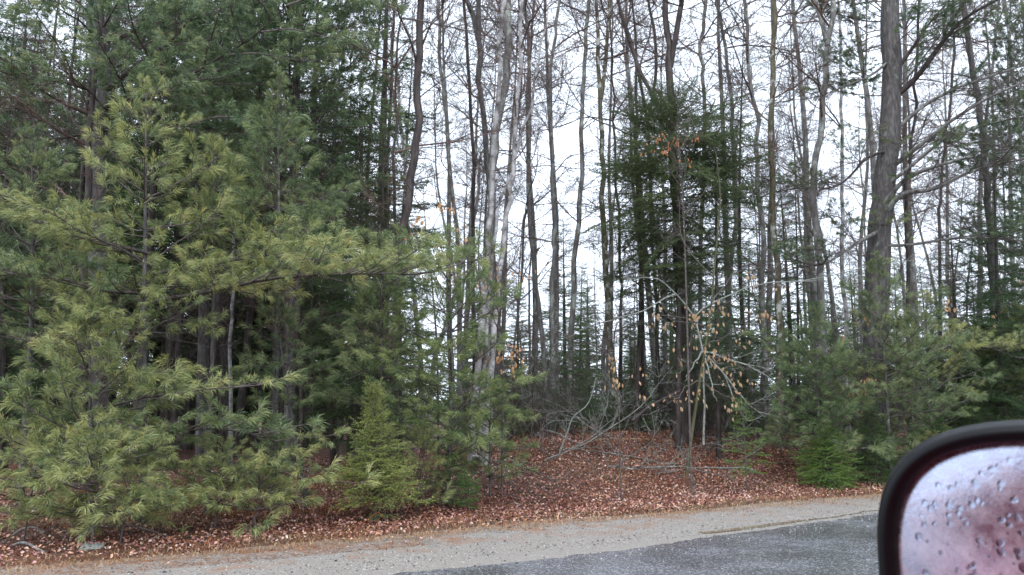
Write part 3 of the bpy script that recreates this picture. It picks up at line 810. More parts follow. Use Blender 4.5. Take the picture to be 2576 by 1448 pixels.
# H  young pine before the birches
cpx('feathery light green young pine in front of the white birches', 1130, 600, 10.7, PINE,
    [(0, .9), (.3, 1.25), (.55, 1.15), (.75, .85), (.92, .4), (1, .12)], .24, 6, (1.25, 1.28, 1.0), .035, lo=.2, elev=[(0, 0), (.5, .15), (1, .9)], name='young_pine', skip=.2)
cpx('short light green pine leaning out right of the birch base', 1235, 985, 11.2, PINE,
    [(0, .5), (.4, .75), (.7, .5), (1, .12)], .16, 5, (1.0, 1.05, .85), .02, lo=.2, elev=[(0, 0), (1, .7)], name='pine_sapling')
cpx('pine between the hemlocks and the birches, pale at its tips', 960, 620, 10.8, PINE,
    [(0, .7), (.4, .95), (.7, .7), (.92, .3), (1, .12)], .22, 6, MG, .035, lo=.35, elev=[(0, 0), (.5, .15), (1, .9)], name='young_pine', skip=.1)
# I  small spruce at the road
cpx('small pointed yellow-green spruce standing at the edge of the leaf bank', 942, 985, 9.7, FIR,
    [(0, .50), (.18, .62), (.4, .52), (.62, .33), (.8, .17), (.9, .09), (1, .03)], .05, 13, (4.4, 3.4, 2.6), .016, ubase=955, lo=.20, elev=[(0, .05), (.5, .25), (.9, .8), (1, 1.1)], name='small_spruce', mat=B_twig, jit=.22, skip=.12)
cpx('tiny pale spruce seedling in front of the pointed spruce', 975, 1235, 8.75, FIR, [(0, .22), (.6, .18), (1, .05)], .05, 7, (3.9, 3.1, 2.3), .006, lo=.3, name='spruce_seedling', mat=B_twig)
cpx('dark green little fir under the birch trunk', 1135, 1085, 10.6, FIR, [(0, .28), (.3, .40), (.7, .25), (1, .06)], .07, 7, (1.1, 1.5, 1), .012, lo=.1, name='small_fir', mat=B_twig)
cpx('low bright green fir seedling on the leaves below the birch', 1180, 1215, 10.5, FIR, [(0, .22), (.5, .2), (1, .06)], .05, 7, (1.8, 2.8, 1.2), .006, lo=.1, name='fir_seedling', mat=B_twig)
cpx('small dim pine sapling between the spruce and the dark fir', 1060, 1120, 10.3, PINE, [(0, .4), (.5, .4), (1, .12)], .12, 5, YG, .01, lo=.2, name='pine_sapling')

# ---- birches
hardwood('largest white birch, leaning right, rising from the leaf bank', [(1185, 1165), (1197, 1000), (1221, 700), (1226, 575), (1239, 425), (1254, 225), (1259, 85), (1262, -20)], hit(1185, 1165), 18, 10, B_birch, 3.5, 12, (.8, 2.0), .35, B_red, name='birch', cat='birch')
hardwood('second white birch just right of the largest one', [(1215, 1100), (1240, 860), (1256, 720), (1269, 600), (1281, 500), (1289, 425), (1299, 300), (1306, 200), (1312, 60)], 13.2, 16, 9, B_birch, 3, 10, (.8, 2.0), .4, B_red, name='birch', cat='birch')
hardwood('thin birch stem, left one of the slender pair', [(1068, 1115), (1058, 900), (1040, 740), (1022, 560), (1018, 420), (1008, 300), (1000, 180)], hit(1068, 1125), 14, 7, B_birch, 1.5, 8, (.5, 1.2), .4, B_red, name='birch', cat='birch')
hardwood('thin crooked birch stem, right one of the slender pair', [(1080, 1105), (1090, 930), (1130, 790), (1165, 650), (1190, 560), (1205, 450)], hit(1078, 1118), 14, 8, B_birch, 1.5, 8, (.5, 1.2), .4, B_red, name='birch', cat='birch')
hardwood('faint thin birch behind the second white birch', [(1205, 1080), (1225, 800), (1250, 560), (1285, 420), (1340, 250)], 15, 11, 7, B_birch, 2, 8, (.6, 1.6), .4, B_red, name='birch', cat='birch')

# ---- the leaning dark trunk
hardwood('dark rough trunk with a kink, bare upper part against the sky', [(985, 1120), (1005, 700), (1022, 560), (1038, 430), (1048, 350), (1052, 220), (1056, 0)], 12.5, 24, 19, B_dark, 6, 7, (1, 2.4), .55, None,
    forks=(([(1048, 160, 0), (1035, 110, -.2), (1010, 50, -.4), (995, 0, -.6)], 7, 3), ([(1060, 120, 0), (1085, 60, .2), (1120, 0, .4)], 6, 3)))
HW = [
 ('grey forked trunk behind the white birches', [(1245, 1090), (1246, 800), (1240, 560), (1216, 300), (1205, 200), (1201, 60)], 16.5, 19, 16, B_pine, [([(1203, 100, 0), (1190, 40, .1), (1172, -10, .3)], 15, 11)], 9),
 ('rough trunk rising behind the top of the largest birch', [(1228, 1080), (1232, 700), (1238, 420), (1256, 290), (1272, 200), (1280, 100), (1277, -20)], 15.5, 22, 24, B_grey, [], 12),
 ('slender grey trunk right of the leaning dark one', [(1160, 1080), (1150, 640), (1138, 500), (1124, 320), (1112, 200), (1106, 60), (1102, -10)], 20, 15, 10, B_grey, [], 9),
 ('slim dark trunk left of the birch crowns', [(1196, 1075), (1192, 650), (1190, 400), (1180, 200), (1170, 0)], 21, 13, 9, B_dark, [], 9),
 ('bent grey trunk first right of the birches', [(1382, 1050), (1362, 800), (1345, 680), (1331, 520), (1332, 300), (1330, 100), (1320, 0)], 18, 15, 10, B_grey, [([(1331, 520, 0), (1318, 560, .2), (1312, 700, .4), (1290, 900, .8)], 8, 6)], 9),
 ('straight grey trunk second right of the birches', [(1392, 1060), (1390, 700), (1394, 600), (1388, 430), (1384, 250), (1394, 100), (1410, 0)], 17, 18, 9, B_grey, [], 9),
 ('swaying grey trunk third right of the birches', [(1432, 1055), (1441, 720), (1454, 550), (1464, 425), (1465, 250), (1473, 140), (1480, 0)], 17.5, 19, 11, B_grey, [], 10),
 ('twin-topped trunk with pale green upper stems in the middle', [(1572, 1085), (1548, 1000), (1530, 800), (1520, 600), (1515, 430), (1510, 300), (1508, 170), (1500, -10)], hit(1572, 1088), 22, 10, B_moss, [([(1512, 250, 0), (1524, 150, .1), (1530, 60, .2), (1536, -5, .3)], 11, 8)], 10),
 ('thin dark trunk beside the twin-topped one', [(1560, 1060), (1562, 720), (1556, 560), (1548, 400)], 18, 11, 7, B_dark, [], 8),
 ('dark straight trunk inside the dark green spruce', [(1618, 1050), (1614, 720), (1606, 500), (1600, 300)], 17, 15, 9, B_dark, [], 8),
 ('slim reddish trunk left of the thick black one', [(1660, 1060), (1655, 800), (1640, 600), (1636, 400), (1610, 200), (1560, 20)], 19, 12, 9, B_dark, [([(1632, 300, 0), (1650, 180, .2), (1646, 80, .3), (1630, 0, .4)], 9, 7)], 9),
 ('tall grey trunk right of the thick black trunk', [(1755, 1060), (1762, 700), (1772, 275), (1764, 125), (1774, -10)], 18, 14, 11, B_grey, [], 9),
 ('faint curved grey trunk beyond the red-leaved twigs', [(1830, 1060), (1836, 700), (1850, 500), (1847, 350), (1836, 200), (1812, 50), (1800, -20)], 18, 15, 10, B_grey, [], 9),
 ('grey trunk with twisting upper stem left of the lichen-spotted one', [(1925, 1060), (1920, 720), (1917, 550), (1905, 450), (1907, 300), (1890, 220), (1878, 75), (1870, -10)], 17, 18, 10, B_grey, [], 10),
 ('lichen-spotted mossy brown trunk in the right middle', [(1962, 1128), (1962, 900), (1957, 720), (1952, 650), (1944, 500), (1942, 400), (1942, 250), (1947, 100), (1946, -10)], hit(1962, 1130), 21, 15, B_moss, [], 6),
 ('grey beech trunk forking high up left of the big pine', [(2075, 1060), (2067, 720), (2060, 650), (2048, 530), (2050, 425), (2066, 325), (2075, 200), (2086, 90), (2093, -10)], 15.5, 25, 15, B_grey, [([(2082, 115, 0), (2066, 50, .1), (2050, -8, .2)], 13, 10)], 10),
 ('pale slender birch behind the forking beech', [(2130, 1050), (2125, 820), (2118, 600), (2116, 400), (2117, 200), (2112, 0)], 19, 15, 8, B_birch, [], 8),
 ('thin dark trunk hugging the right side of the big pine', [(2280, 1050), (2283, 700), (2278, 500), (2290, 360), (2303, 200), (2310, 0)], 16, 12, 8, B_dark, [], 8),
 ('thin reddish trunk between the big pine and the right edge', [(2360, 1040), (2364, 600), (2368, 480), (2378, 350), (2396, 200), (2400, 60)], 21, 11, 8, B_dark, [], 7),
 ('leaning grey trunk near the right edge', [(2515, 1040), (2500, 800), (2490, 600), (2480, 440), (2460, 270), (2437, 125), (2420, 0)], 15, 21, 16, B_pine, [], 10),
 ('thin trunk at the far right edge', [(2580, 1040), (2572, 500), (2562, 300), (2547, 200), (2530, 20)], 20, 12, 9, B_grey, [], 7),
 ('grey dark-shaded trunk with pale flecks left of the small spruce', [(845, 1160), (846, 1000), (842, 850), (838, 600)], hit(845, 1163), 15, 11, B_pine, [], 6),
 ('brown trunk in the shade left of the flecked one', [(758, 1150), (758, 960), (752, 800), (745, 500)], 14, 15, 12, B_dark, [], 6),
 ('thin black trunk behind the small spruce top', [(1012, 1130), (1008, 950), (1002, 800), (995, 600)], 13, 13, 10, B_dark, [], 5),
 ('pale grey trunk deep in the left shade', [(582, 1120), (580, 900), (586, 740), (590, 500)], 17, 12, 9, B_birch, [], 6),
 ('short dark trunk behind the low young pine', [(205, 1160), (208, 1000), (212, 850), (215, 600)], 12, 26, 22, B_dark, [], 4),
]
for lb, pix, D, w0, w1, mat, fk, nb in HW:
    hardwood(lb, pix, D, w0 * .86, w1 * .86, mat, 5, nb + 8, (1.0, 3.2), .25, B_red if random.random() < .5 else B_twig, forks=fk, name='birch' if mat is B_birch else 'bare_tree', cat='birch' if mat is B_birch else 'tree')

# thick black cherry with spreading crown
hardwood('thick blackish trunk with widely forking crown, centre right', [(1716, 1112), (1714, 900), (1710, 720), (1704, 560), (1696, 420), (1688, 280), (1684, 160), (1676, 60), (1672, -10)], hit(1716, 1116), 37, 15, B_dark, 4, 14, (1, 2.8), .35, B_twig,
    forks=(([(1686, 170, 0), (1700, 90, -.1), (1712, 20, -.2), (1716, -10, -.3)], 16, 12), ([(1692, 330, 0), (1640, 235, .3), (1610, 180, .5), (1585, 100, .8), (1560, 20, 1.0)], 13, 9), ([(1700, 480, 0), (1740, 400, -.3), (1765, 330, -.5), (1800, 250, -.8)], 7, 3),
           ([(1712, 850, 0), (1680, 800, -.3), (1640, 740, -.6), (1590, 705, -1)], 7, 3)), name='cherry_tree')
# the big pine
DR = 15.6 - 12.5
tR, bR, WR, _ = hardwood('thickest grey pine trunk, right side, with bare dead boughs', [(2195, 1080), (2205, 850), (2213, 620), (2218, 525), (2228, 420), (2242, 300), (2246, 200), (2241, 100), (2243, -10)], 15.6, 68, 44, B_pine, 7, 0, name='old_pine')
for pix, w in (([(2246, 250, 12.5), (2310, 190, 12.2), (2380, 95, 11.9), (2430, 45, 11.7), (2500, 5, 11.5), (2600, -40, 11.2)], 12), ([(2246, 190, 12.5), (2290, 130, 12.3), (2330, 70, 12.1), (2380, 10, 12)], 8),
               ([(2246, 335, 12.5), (2320, 270, 12.2), (2400, 225, 11.9), (2500, 190, 11.6), (2620, 150, 11.2)], 8), ([(2245, 420, 12.5), (2310, 370, 12.1), (2400, 300, 11.7), (2500, 240, 11.3), (2620, 190, 11)], 10),
               ([(2226, 470, 12.4), (2290, 420, 12.1), (2380, 350, 11.8), (2500, 310, 11.5), (2620, 285, 11.2)], 8), ([(2222, 540, 12.4), (2270, 490, 12.0), (2350, 475, 11.6), (2450, 430, 11.2), (2620, 390, 10.7)], 12),
               ([(2218, 520, 12.4), (2280, 450, 12.0), (2360, 418, 11.6), (2450, 395, 11.2), (2620, 370, 10.7)], 10), ([(2214, 580, 12.4), (2160, 610, 12.1), (2100, 650, 11.9), (2060, 670, 11.8)], 8),
               ([(2242, 150, 12.5), (2190, 190, 12.3), (2120, 220, 12.1), (2070, 240, 12)], 6), ([(2230, 380, 12.4), (2180, 400, 12.2), (2120, 460, 12), (2060, 480, 11.8)], 6),
               ([(2214, 620, 12.4), (2300, 615, 12.1), (2400, 600, 11.8), (2480, 600, 11.6), (2620, 610, 11.2)], 6)):
    pts = spline([P(u, v, D + DR) - bR for u, v, D in pix], 18); m = 15.6 / FPX / 2
    mb = MB(); tube(mb, pts, np.linspace(w * 1.35 * m, 3.5 * m, 18), 6, rough=.05); obj('limb', mb.mesh('limb', B_grey if random.random() < .6 else B_dark, True), tR)
    for k in range(8):
        i = random.randint(3, 17); d = pts[i] - pts[i - 1]; ph = math.atan2(d[1], d[0]) + random.choice((-1, 1)) * random.uniform(.3, 1.1)
        place(tR, BARE, random.uniform(.6, 1.8), pts[i], ph, random.uniform(-.3, .5), random.uniform(0, 6), name='branch', mat=B_twig)
    for k in range(3 if pix[0][0] > pix[-1][0] or True else 0):
        i = random.randint(5, 17); d = pts[i] - pts[i - 1]
        place(tR, BIGPINE, random.uniform(.9, 1.6), pts[i], math.atan2(d[1], d[0]) + random.uniform(-.9, .9), random.uniform(-.2, .4), 0, (.8, .9, .95))
for k in range(16):
    q = random.uniform(.55, .99); place(tR, BIGPINE, random.uniform(1.5, 2.6), WR[int(q * 25)], random.uniform(0, 6.28), random.uniform(-.1, .6), 0, (.7, .85, .9))
for k in range(10):
    q = random.uniform(.14, .5); place(tR, PINE, random.uniform(.4, .8), WR[int(q * 25)] + np.array([random.uniform(-.1, .1), -.2, 0]), random.uniform(3.4, 6.0), random.uniform(-.3, .4), 0, MG)

# K dark spruce in the middle, right-hand conifers
cpx('dense dark green spruce with rounded top in the right middle', 1700, 235, 15.0, FIR, [(0, .2), (.4, .4), (.5, 1.2), (.62, 1.4), (.72, 1.95), (.82, 1.75), (.9, 1.3), (.97, .75), (1, .3)], .15, 9, (1.15, 1.12, 1.15), .065, lo=.42, elev=[(0, -.25), (.6, -.1), (1, .6)], name='spruce_tree', mat=B_dark, skip=.24, jit=.33)
cpx('narrow dark fir left of the rounded spruce', 1595, 270, 16.5, FIR, [(0, .3), (.4, 1.1), (.6, 1.1), (.8, .8), (1, .15)], .22, 8, (.75, .95, .8), .055, lo=.30, elev=[(0, -.3), (.6, -.1), (1, .4)], name='fir_tree', mat=B_dark, skip=.15)
cpx('dark open fir rising high behind the faint curved trunk', 1872, 30, 18, FIR, [(0, .5), (.3, 1.2), (.6, 1.2), (.85, .8), (1, .15)], .34, 6, (.65, .9, .8), .06, lo=.22, elev=[(0, -.3), (.6, -.1), (1, .3)], name='fir_tree', mat=B_dark, skip=.25)
cpx('dark fir below the red leaves right of the thick black trunk', 1800, 340, 15, FIR, [(0, .5), (.3, 1.2), (.6, 1.0), (.85, .5), (1, .12)], .28, 7, (.65, .95, .78), .055, lo=.2, elev=[(0, -.3), (.6, -.1), (1, .3)], name='fir_tree', mat=B_dark, skip=.12)
cpx('thin fir between the lichen-spotted trunk and the beech', 2000, 430, 18, FIR, [(0, .8), (.3, 1.0), (.6, .8), (.85, .5), (1, .12)], .28, 6, (.65, .95, .8), .05, lo=.15, elev=[(0, -.3), (.6, -.1), (1, .3)], name='fir_tree', mat=B_dark, skip=.2)
cpx('dark broad spruce at the right edge', 2500, 420, 14, FIR, [(0, 1.5), (.3, 1.6), (.6, 1.2), (.85, .6), (1, .12)], .28, 7, (.62, .9, .75), .09, lo=.08, elev=[(0, -.3), (.6, -.1), (1, .3)], name='spruce_tree', mat=B_dark)
cpx('tall hazy spruce peeping in at the top right corner', 2600, 60, 17, BIGPINE, [(0, 1.2), (.4, 1.8), (.8, 1.3), (1, .3)], .5, 6, (.70, .85, .90), .11, lo=.3, name='spruce_tree')
cpx('dim spruce between the big pine and the right edge spruce', 2390, 560, 16, FIR, [(0, 1.2), (.3, 1.3), (.6, 1.0), (.85, .5), (1, .12)], .28, 7, (.70, .95, .85), .08, lo=.08, elev=[(0, -.3), (.6, -.1), (1, .3)], name='spruce_tree', mat=B_dark)
# P young pine right
cpx('soft green young pine in front of the big pine trunk, right', 2210, 665, 11.0, PINE, [(0, .8), (.3, 1.3), (.5, 1.15), (.7, .7), (.9, .3), (1, .12)], .30, 6, (.92, .98, .88), .04, ubase=2222, smin=8.9, lo=.14, elev=[(0, 0), (.5, .15), (1, .9)], name='young_pine', skip=.2, jit=.2)
tW, bW, _ = cpx('airy wide-spreading young pine right of the big pine trunk base', 2330, 760, 14.4, PINE, [(0, .7), (.4, 1.3), (.7, .9), (1, .15)], .30, 5, YG, .03, smin=9.0, lo=.2, elev=[(0, 0), (1, .8)], name='young_pine', skip=.3)
long_limb(tW, bW, [(2325, 900, 14.9), (2400, 870, 14.8), (2480, 875, 14.6), (2560, 900, 14.4)], 5, PINE, YG, .16, (.6, .95))
long_limb(tW, bW, [(2325, 960, 14.9), (2240, 930, 14.7), (2150, 940, 14.5), (2060, 900, 14.3), (1990, 880, 14.1)], 5, PINE, MG, .16, (.6, .95))
cpx('young pine filling the space left of the soft green one', 2050, 800, 12.8, PINE, [(0, .6), (.4, .9), (.7, .6), (1, .12)], .18, 6, (.85, .95, .85), .03, smin=9.2, lo=.25, elev=[(0, 0), (.5, .15), (1, .9)], name='young_pine', skip=.1)
tQ, bQ, _ = cpx('pale green pine reaching in from the right edge above the car mirror', 2590, 800, 9.6, PINE, [(0, .8), (.4, 1.2), (.7, .8), (1, .15)], .18, 7, YG, .03, lo=.2, elev=[(0, -.1), (.5, .1), (1, .9)], name='young_pine')
long_limb(tQ, bQ, [(2590, 930, 17), (2520, 905, 16.8), (2450, 910, 16.6), (2370, 950, 16.4)], 6, PINE, YG, .14, (.7, 1.0))
long_limb(tQ, bQ, [(2590, 990, 17), (2500, 980, 16.8), (2420, 1000, 16.6), (2360, 1040, 16.4)], 6, PINE, MG, .15, (.7, 1.0))
# S small firs lower right
cpx('bright green little fir at the gravel edge, lower right', 2072, 1085, 13.0, FIR, [(0, .50), (.3, .56), (.6, .44), (.85, .24), (1, .08)], .06, 11, (2.5, 2.9, 1.5), .015, lo=.06, elev=[(0, -.1), (.5, .2), (1, .9)], name='small_fir', mat=B_twig)
cpx('dark green bushy fir behind the car mirror', 2330, 1035, 12.4, FIR, [(0, .6), (.3, .65), (.6, .45), (1, .08)], .08, 9, (1.3, 1.9, 1.1), .02, lo=.06, elev=[(0, -.1), (.5, .15), (1, .8)], name='small_fir', mat=B_twig)
cpx('dark green fir between the bright fir and the bushy one', 2190, 1030, 12.8, FIR, [(0, .5), (.3, .6), (.6, .4), (1, .08)], .08, 9, (1.2, 1.75, 1.05), .02, lo=.06, elev=[(0, -.1), (.5, .15), (1, .8)], name='small_fir', mat=B_twig)
cpx('fir with pale new tips near the lichen-spotted trunk', 2060, 960, 13.6, FIR, [(0, .5), (.3, .55), (.6, .4), (1, .08)], .09, 8, (1.4, 1.95, 1.1), .02, lo=.06, name='small_fir', mat=B_twig)
cpx('small layered fir right of the leafy sapling', 1868, 1030, 12.6, FIR, [(0, .25), (.4, .40), (.7, .3), (1, .06)], .12, 6, (2.1, 2.6, 1.2), .012, lo=.3, elev=[(0, 0), (1, .3)], name='small_fir', mat=B_twig)
cpx('fir above the mirror, almost hidden by pine boughs', 2440, 1000, 13, FIR, [(0, .6), (.3, .65), (.6, .45), (1, .08)], .08, 9, (.80, 1.15, .7), .02, lo=.06, name='small_fir', mat=B_twig)
for i, (u, vt, D, lb) in enumerate(((1440, 830, 16, 'waist-high green fir behind the broken birch'), (1480, 905, 17.5, 'small green fir right of the broken birch'), (1350, 900, 19, 'small fir behind the tan leaves of the birches'),
        (1595, 890, 17, 'low fir behind the twin-topped trunk'), (1665, 850, 19, 'low fir left of the thick black trunk'), (1800, 820, 18, 'low fir seen through the sapling leaves'), (1290, 930, 17, 'low fir right of the second white birch'), (1890, 870, 17, 'low fir left of the lichen-spotted trunk'))):
    cpx(lb, u, vt, D, FIR, [(0, .8), (.3, .9), (.6, .6), (1, .08)], .17, 7, (.75, 1.15, .78), .025, lo=.06, elev=[(0, -.15), (.5, .05), (1, .7)], name='small_fir', mat=B_twig)

# ------------------------------------------------------------------ background wood: copies of a few whole trees
def far_conifer(seed, H, R, tint_lib='fir', low=.10):
    random.seed(seed); mb = MB(); tr = MB()
    tube(tr, [(0, 0, -.2), (.05, .03, H * .5), (0, 0, H)], [H * .012, H * .007, .01], 6)
    z = H * low
    libs = [far_f, far_p][tint_lib == 'pine']
    while z < H * .98:
        f = z / H; rr_ = R * (1.15 - f) ** .75 * random.uniform(.8, 1.1) * (.35 + min(.65, f * 2.2))
        for j in range(6):
            if random.random() < .15: continue
            b = random.choice(libs); M = np.array(bmat((0, 0, z + random.uniform(-.2, .2)), random.uniform(0, 6.28), random.gauss(-.12 + .5 * f, .12), 0, rr_ / 1.6))
            mb.merge(b, M, random.uniform(-.1, .1))
        z += H * .028
    return tr.mesh('trunk', B_dark, True), mb.mesh('crown', [B_twig, M_short if tint_lib == 'fir' else M_needle])
far_f = [fir_bough(900 + k, 1.6, .14, .07, .026, dens=.55, wood=False) for k in range(3)]
far_v = [fir_bough(910 + k, 1.6, .9, .22, .10, dens=.22, wood=False) for k in range(3)]
far_p = [pine_bough(920 + k, 1.6, 9, .13, .014, .03, .24) for k in range(3)]
FARHI = [far_conifer(50 + k, 13, 2.1 + .2 * k, 'fir', .36) for k in range(4)]
FARC = [far_conifer(40 + k, 12, 2.0 + .25 * k, 'fir') for k in range(4)] + [far_conifer(60 + k, 13, 2.4, 'pine') for k in range(3)]

def far_bare(seed, H, low=.12):
    random.seed(seed); r = np.random.default_rng(seed)
    W = wander(r, (0, 0, -.2), (0, 0, 1), H, 14, .055, (0, 0, .06)); tr = MB(); tube(tr, W, np.linspace(H * .0062, .015, 15) * np.r_[1.3, np.ones(14)], 7, rough=.04, seed=seed)
    mb = MB()
    for k in range(int(H * 1.9)):
        q = low + (1 - low) * random.uniform(0, 1) ** .75; i = min(int(q * 14), 13); L = random.uniform(1.0, 3.6) * (.55 + .6 * q)
        b = BARE[min(BARE, key=lambda z_: abs(z_ - L))][random.randint(0, 3)][0]
        mb.merge(b, np.array(bmat(W[i], random.uniform(0, 6.28), random.uniform(.2, 1.1), random.uniform(0, 6), 1.0)))
    return tr.mesh('trunk', B_grey, True), mb.mesh('twigs', [B_twig])
FARB = [far_bare(70 + k, 15 + k) for k in range(6)]
def bush(seed, h):
    random.seed(seed); mb = MB()
    for k in range(9):
        b = BARE[1.0][k % 4][0] if h < 1.6 else BARE[2.0][k % 4][0]
        mb.merge(b, np.array(bmat((random.gauss(0, .12), random.gauss(0, .12), -.05), random.uniform(0, 6.28), random.uniform(.6, 1.45), 0, random.uniform(.6, 1.1))))
    return mb.mesh('bare_shrub', [B_twig])
BUSH = [bush(90 + k, 1 + k * .4) for k in range(4)]
random.seed(99)

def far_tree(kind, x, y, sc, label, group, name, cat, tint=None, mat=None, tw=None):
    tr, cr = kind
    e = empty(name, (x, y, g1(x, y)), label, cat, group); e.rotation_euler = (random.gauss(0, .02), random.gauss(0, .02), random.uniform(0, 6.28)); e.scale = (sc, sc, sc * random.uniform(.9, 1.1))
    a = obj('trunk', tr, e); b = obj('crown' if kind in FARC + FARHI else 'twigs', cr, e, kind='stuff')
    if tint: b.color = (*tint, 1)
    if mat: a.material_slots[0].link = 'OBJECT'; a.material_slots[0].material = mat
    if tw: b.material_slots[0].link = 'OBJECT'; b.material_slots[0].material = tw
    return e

ORD = ['first', 'second', 'third', 'fourth', 'fifth', 'sixth', 'seventh', 'eighth', 'ninth', 'tenth', 'eleventh', 'twelfth', 'thirteenth', 'fourteenth', 'fifteenth', 'sixteenth', 'seventeenth', 'eighteenth', 'nineteenth', 'twentieth', 'last-but-two', 'last-but-one', 'last', 'furthest', 'outermost'] + ['outer'] * 20
used = [b for b in TREES]
def free(x, y, d):
    for p in used:
        if (p[0] - x) ** 2 + (p[1] - y) ** 2 < d * d: return False
    used.append(np.array([x, y, 0])); return True

def scatter(n, u0, u1, d0, d1, gap, fn, pw=1.0):
    k = tries = 0
    while k < n and tries < n * 30:
        tries += 1
        D = d0 + (d1 - d0) * random.random() ** pw; u = random.uniform(u0, u1); x, y = on(u, D)
        if -x * .5 + y * .866 < 11.5: continue
        if not free(x, y, gap): continue
        fn(x, y, D, u); k += 1

g = 'dark conifers crowding the shaded left wood'
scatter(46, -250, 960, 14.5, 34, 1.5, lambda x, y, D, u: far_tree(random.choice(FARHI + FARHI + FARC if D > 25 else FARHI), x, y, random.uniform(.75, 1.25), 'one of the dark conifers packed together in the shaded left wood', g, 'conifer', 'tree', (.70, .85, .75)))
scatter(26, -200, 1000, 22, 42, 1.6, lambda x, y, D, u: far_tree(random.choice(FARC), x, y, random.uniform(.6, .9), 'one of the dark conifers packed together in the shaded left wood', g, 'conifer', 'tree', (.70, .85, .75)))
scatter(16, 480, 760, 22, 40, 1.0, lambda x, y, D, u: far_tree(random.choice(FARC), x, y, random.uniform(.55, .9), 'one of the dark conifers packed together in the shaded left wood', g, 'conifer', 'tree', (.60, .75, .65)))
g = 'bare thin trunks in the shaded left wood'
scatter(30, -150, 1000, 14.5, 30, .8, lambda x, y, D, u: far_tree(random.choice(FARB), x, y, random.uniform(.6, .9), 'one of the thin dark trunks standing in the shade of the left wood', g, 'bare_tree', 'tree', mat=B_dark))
g = 'distant bare trees against the white sky'
scatter(34, 960, 2750, 20, 48, 1.3, lambda x, y, D, u: far_tree(random.choice(FARB), x, y, random.uniform(.75, 1.15), 'one of the distant bare trees standing against the white sky', g, 'bare_tree', 'tree', tw=random.choice((B_twig, B_red))), 1.2)
g = 'thin young bare trees between the trunks'
scatter(44, 1150, 2750, 18, 34, .7, lambda x, y, D, u: far_tree(random.choice(FARB), x, y, random.uniform(.35, .6), 'one of the thin leafless young trees filling the gaps between the trunks', g, 'young_tree', 'tree', tw=random.choice((B_twig, B_red))))
g = 'low distant firs among the bare trunks'
scatter(52, 1150, 2150, 21, 50, 1.3, lambda x, y, D, u: far_tree(random.choice(FARC[:4]), x, y, random.uniform(.34, .68), 'one of the low distant firs between the bare trunks', g, 'fir_tree', 'tree', (.85, 1.05, .9)))
g = 'conifers in the back of the right wood'
scatter(34, 1950, 2800, 17, 45, 1.5, lambda x, y, D, u: far_tree(random.choice(FARC), x, y, random.uniform(.35, .75), 'one of the conifers standing back in the right wood', g, 'conifer', 'tree', (.75, .95, .85)))
g = 'bare undergrowth shrubs at the foot of the trunks'
def fb(x, y, D, u):
    o = obj('bare_shrub', random.choice(BUSH), label='one of the leafless brown shrubs tangled at the foot of the trunks', cat='shrub', group=g)
    o.location = (x, y, g1(x, y)); o.rotation_euler = (0, 0, random.uniform(0, 6.28)); o.scale = (random.uniform(.8, 1.3),) * 3
scatter(46, 1180, 2500, 13.5, 28, .5, fb)
g = 'trees on the other side of the road behind the car'
SIDE = []
for k in range(14):
    al = -14 + 2.6 * k; s = -9 - random.uniform(0, 5); x, y = al * D_[0] + s * N_[0], al * D_[1] + s * N_[1]
    far_tree(random.choice(FARC + FARB), x, y, random.uniform(.6, .9), ORD[k] + ' tree across the road behind the car, counted in driving direction', g, 'roadside_tree', 'tree')
far = MB()
for k in range(150):
    a = random.uniform(-.75, .75); D = random.uniform(52, 110); x, y = math.tan(a) * D, D
    pass
for k in range(500):
    D = random.uniform(50, 115); x = random.uniform(-.85, .85) * D; H = random.uniform(3.0, 7.0) * D / 70 * (1.5 if x < -.08 * D else 1)
    for j in range(15):
        h = random.uniform(0, H)
        far.merge(far_v[j % 3], np.array(bmat((x, D, h + g1(x, D)), random.uniform(0, 6.28), -.15, 0, 2.0 * max(.2, 1 - h / H * .9))))
obj('far_wood', far.mesh('far_wood', [B_twig, M_short]), label='far green wall of the wood seen low between the trunks', cat='wood', kind='stuff')

# ------------------------------------------------------------------ leafy saplings, dead wood
def leaf_mesh():
    mb = MB(); V = [(0, 0, 0), (.015, .016, -.010), (.019, .038, -.016), (.013, .060, -.012), (0, .080, -.012), (-.013, .060, -.012), (-.019, .038, -.016), (-.015, .016, -.010), (0, .040, .008)]
    mb.add(np.array(V), [[k, (k + 1) % 8, 8] for k in range(8)], .4); return mb.mesh('leaf', M_leafdry)
LEAF = leaf_mesh()
def hang_leaves(tree, base, spots, tint=(1, 1, 1), leafs=1.0):
    for (u, v, D, n, sp) in spots:
        for k in range(int(n * 1.7)):
            p = P(u + random.gauss(0, sp), v + random.gauss(0, sp * .8), D + random.gauss(0, .12)) - base
            o = obj('leaf', LEAF, tree); sc = random.uniform(.5, 1.0) * D / 10.2 * leafs
            o.matrix_local = Matrix.Translation(Vector(p)) @ Matrix.Rotation(random.uniform(0, 6.28), 4, 'Z') @ Matrix.Rotation(random.uniform(-2.3, -.9), 4, 'X') @ Matrix.Rotation(random.gauss(0, .7), 4, 'Y') @ Matrix.Diagonal((sc * random.uniform(.6, 1.15), sc * random.uniform(.8, 1.15), sc * random.uniform(.6, 2.2), 1))
            o.color = (*tint, 1)
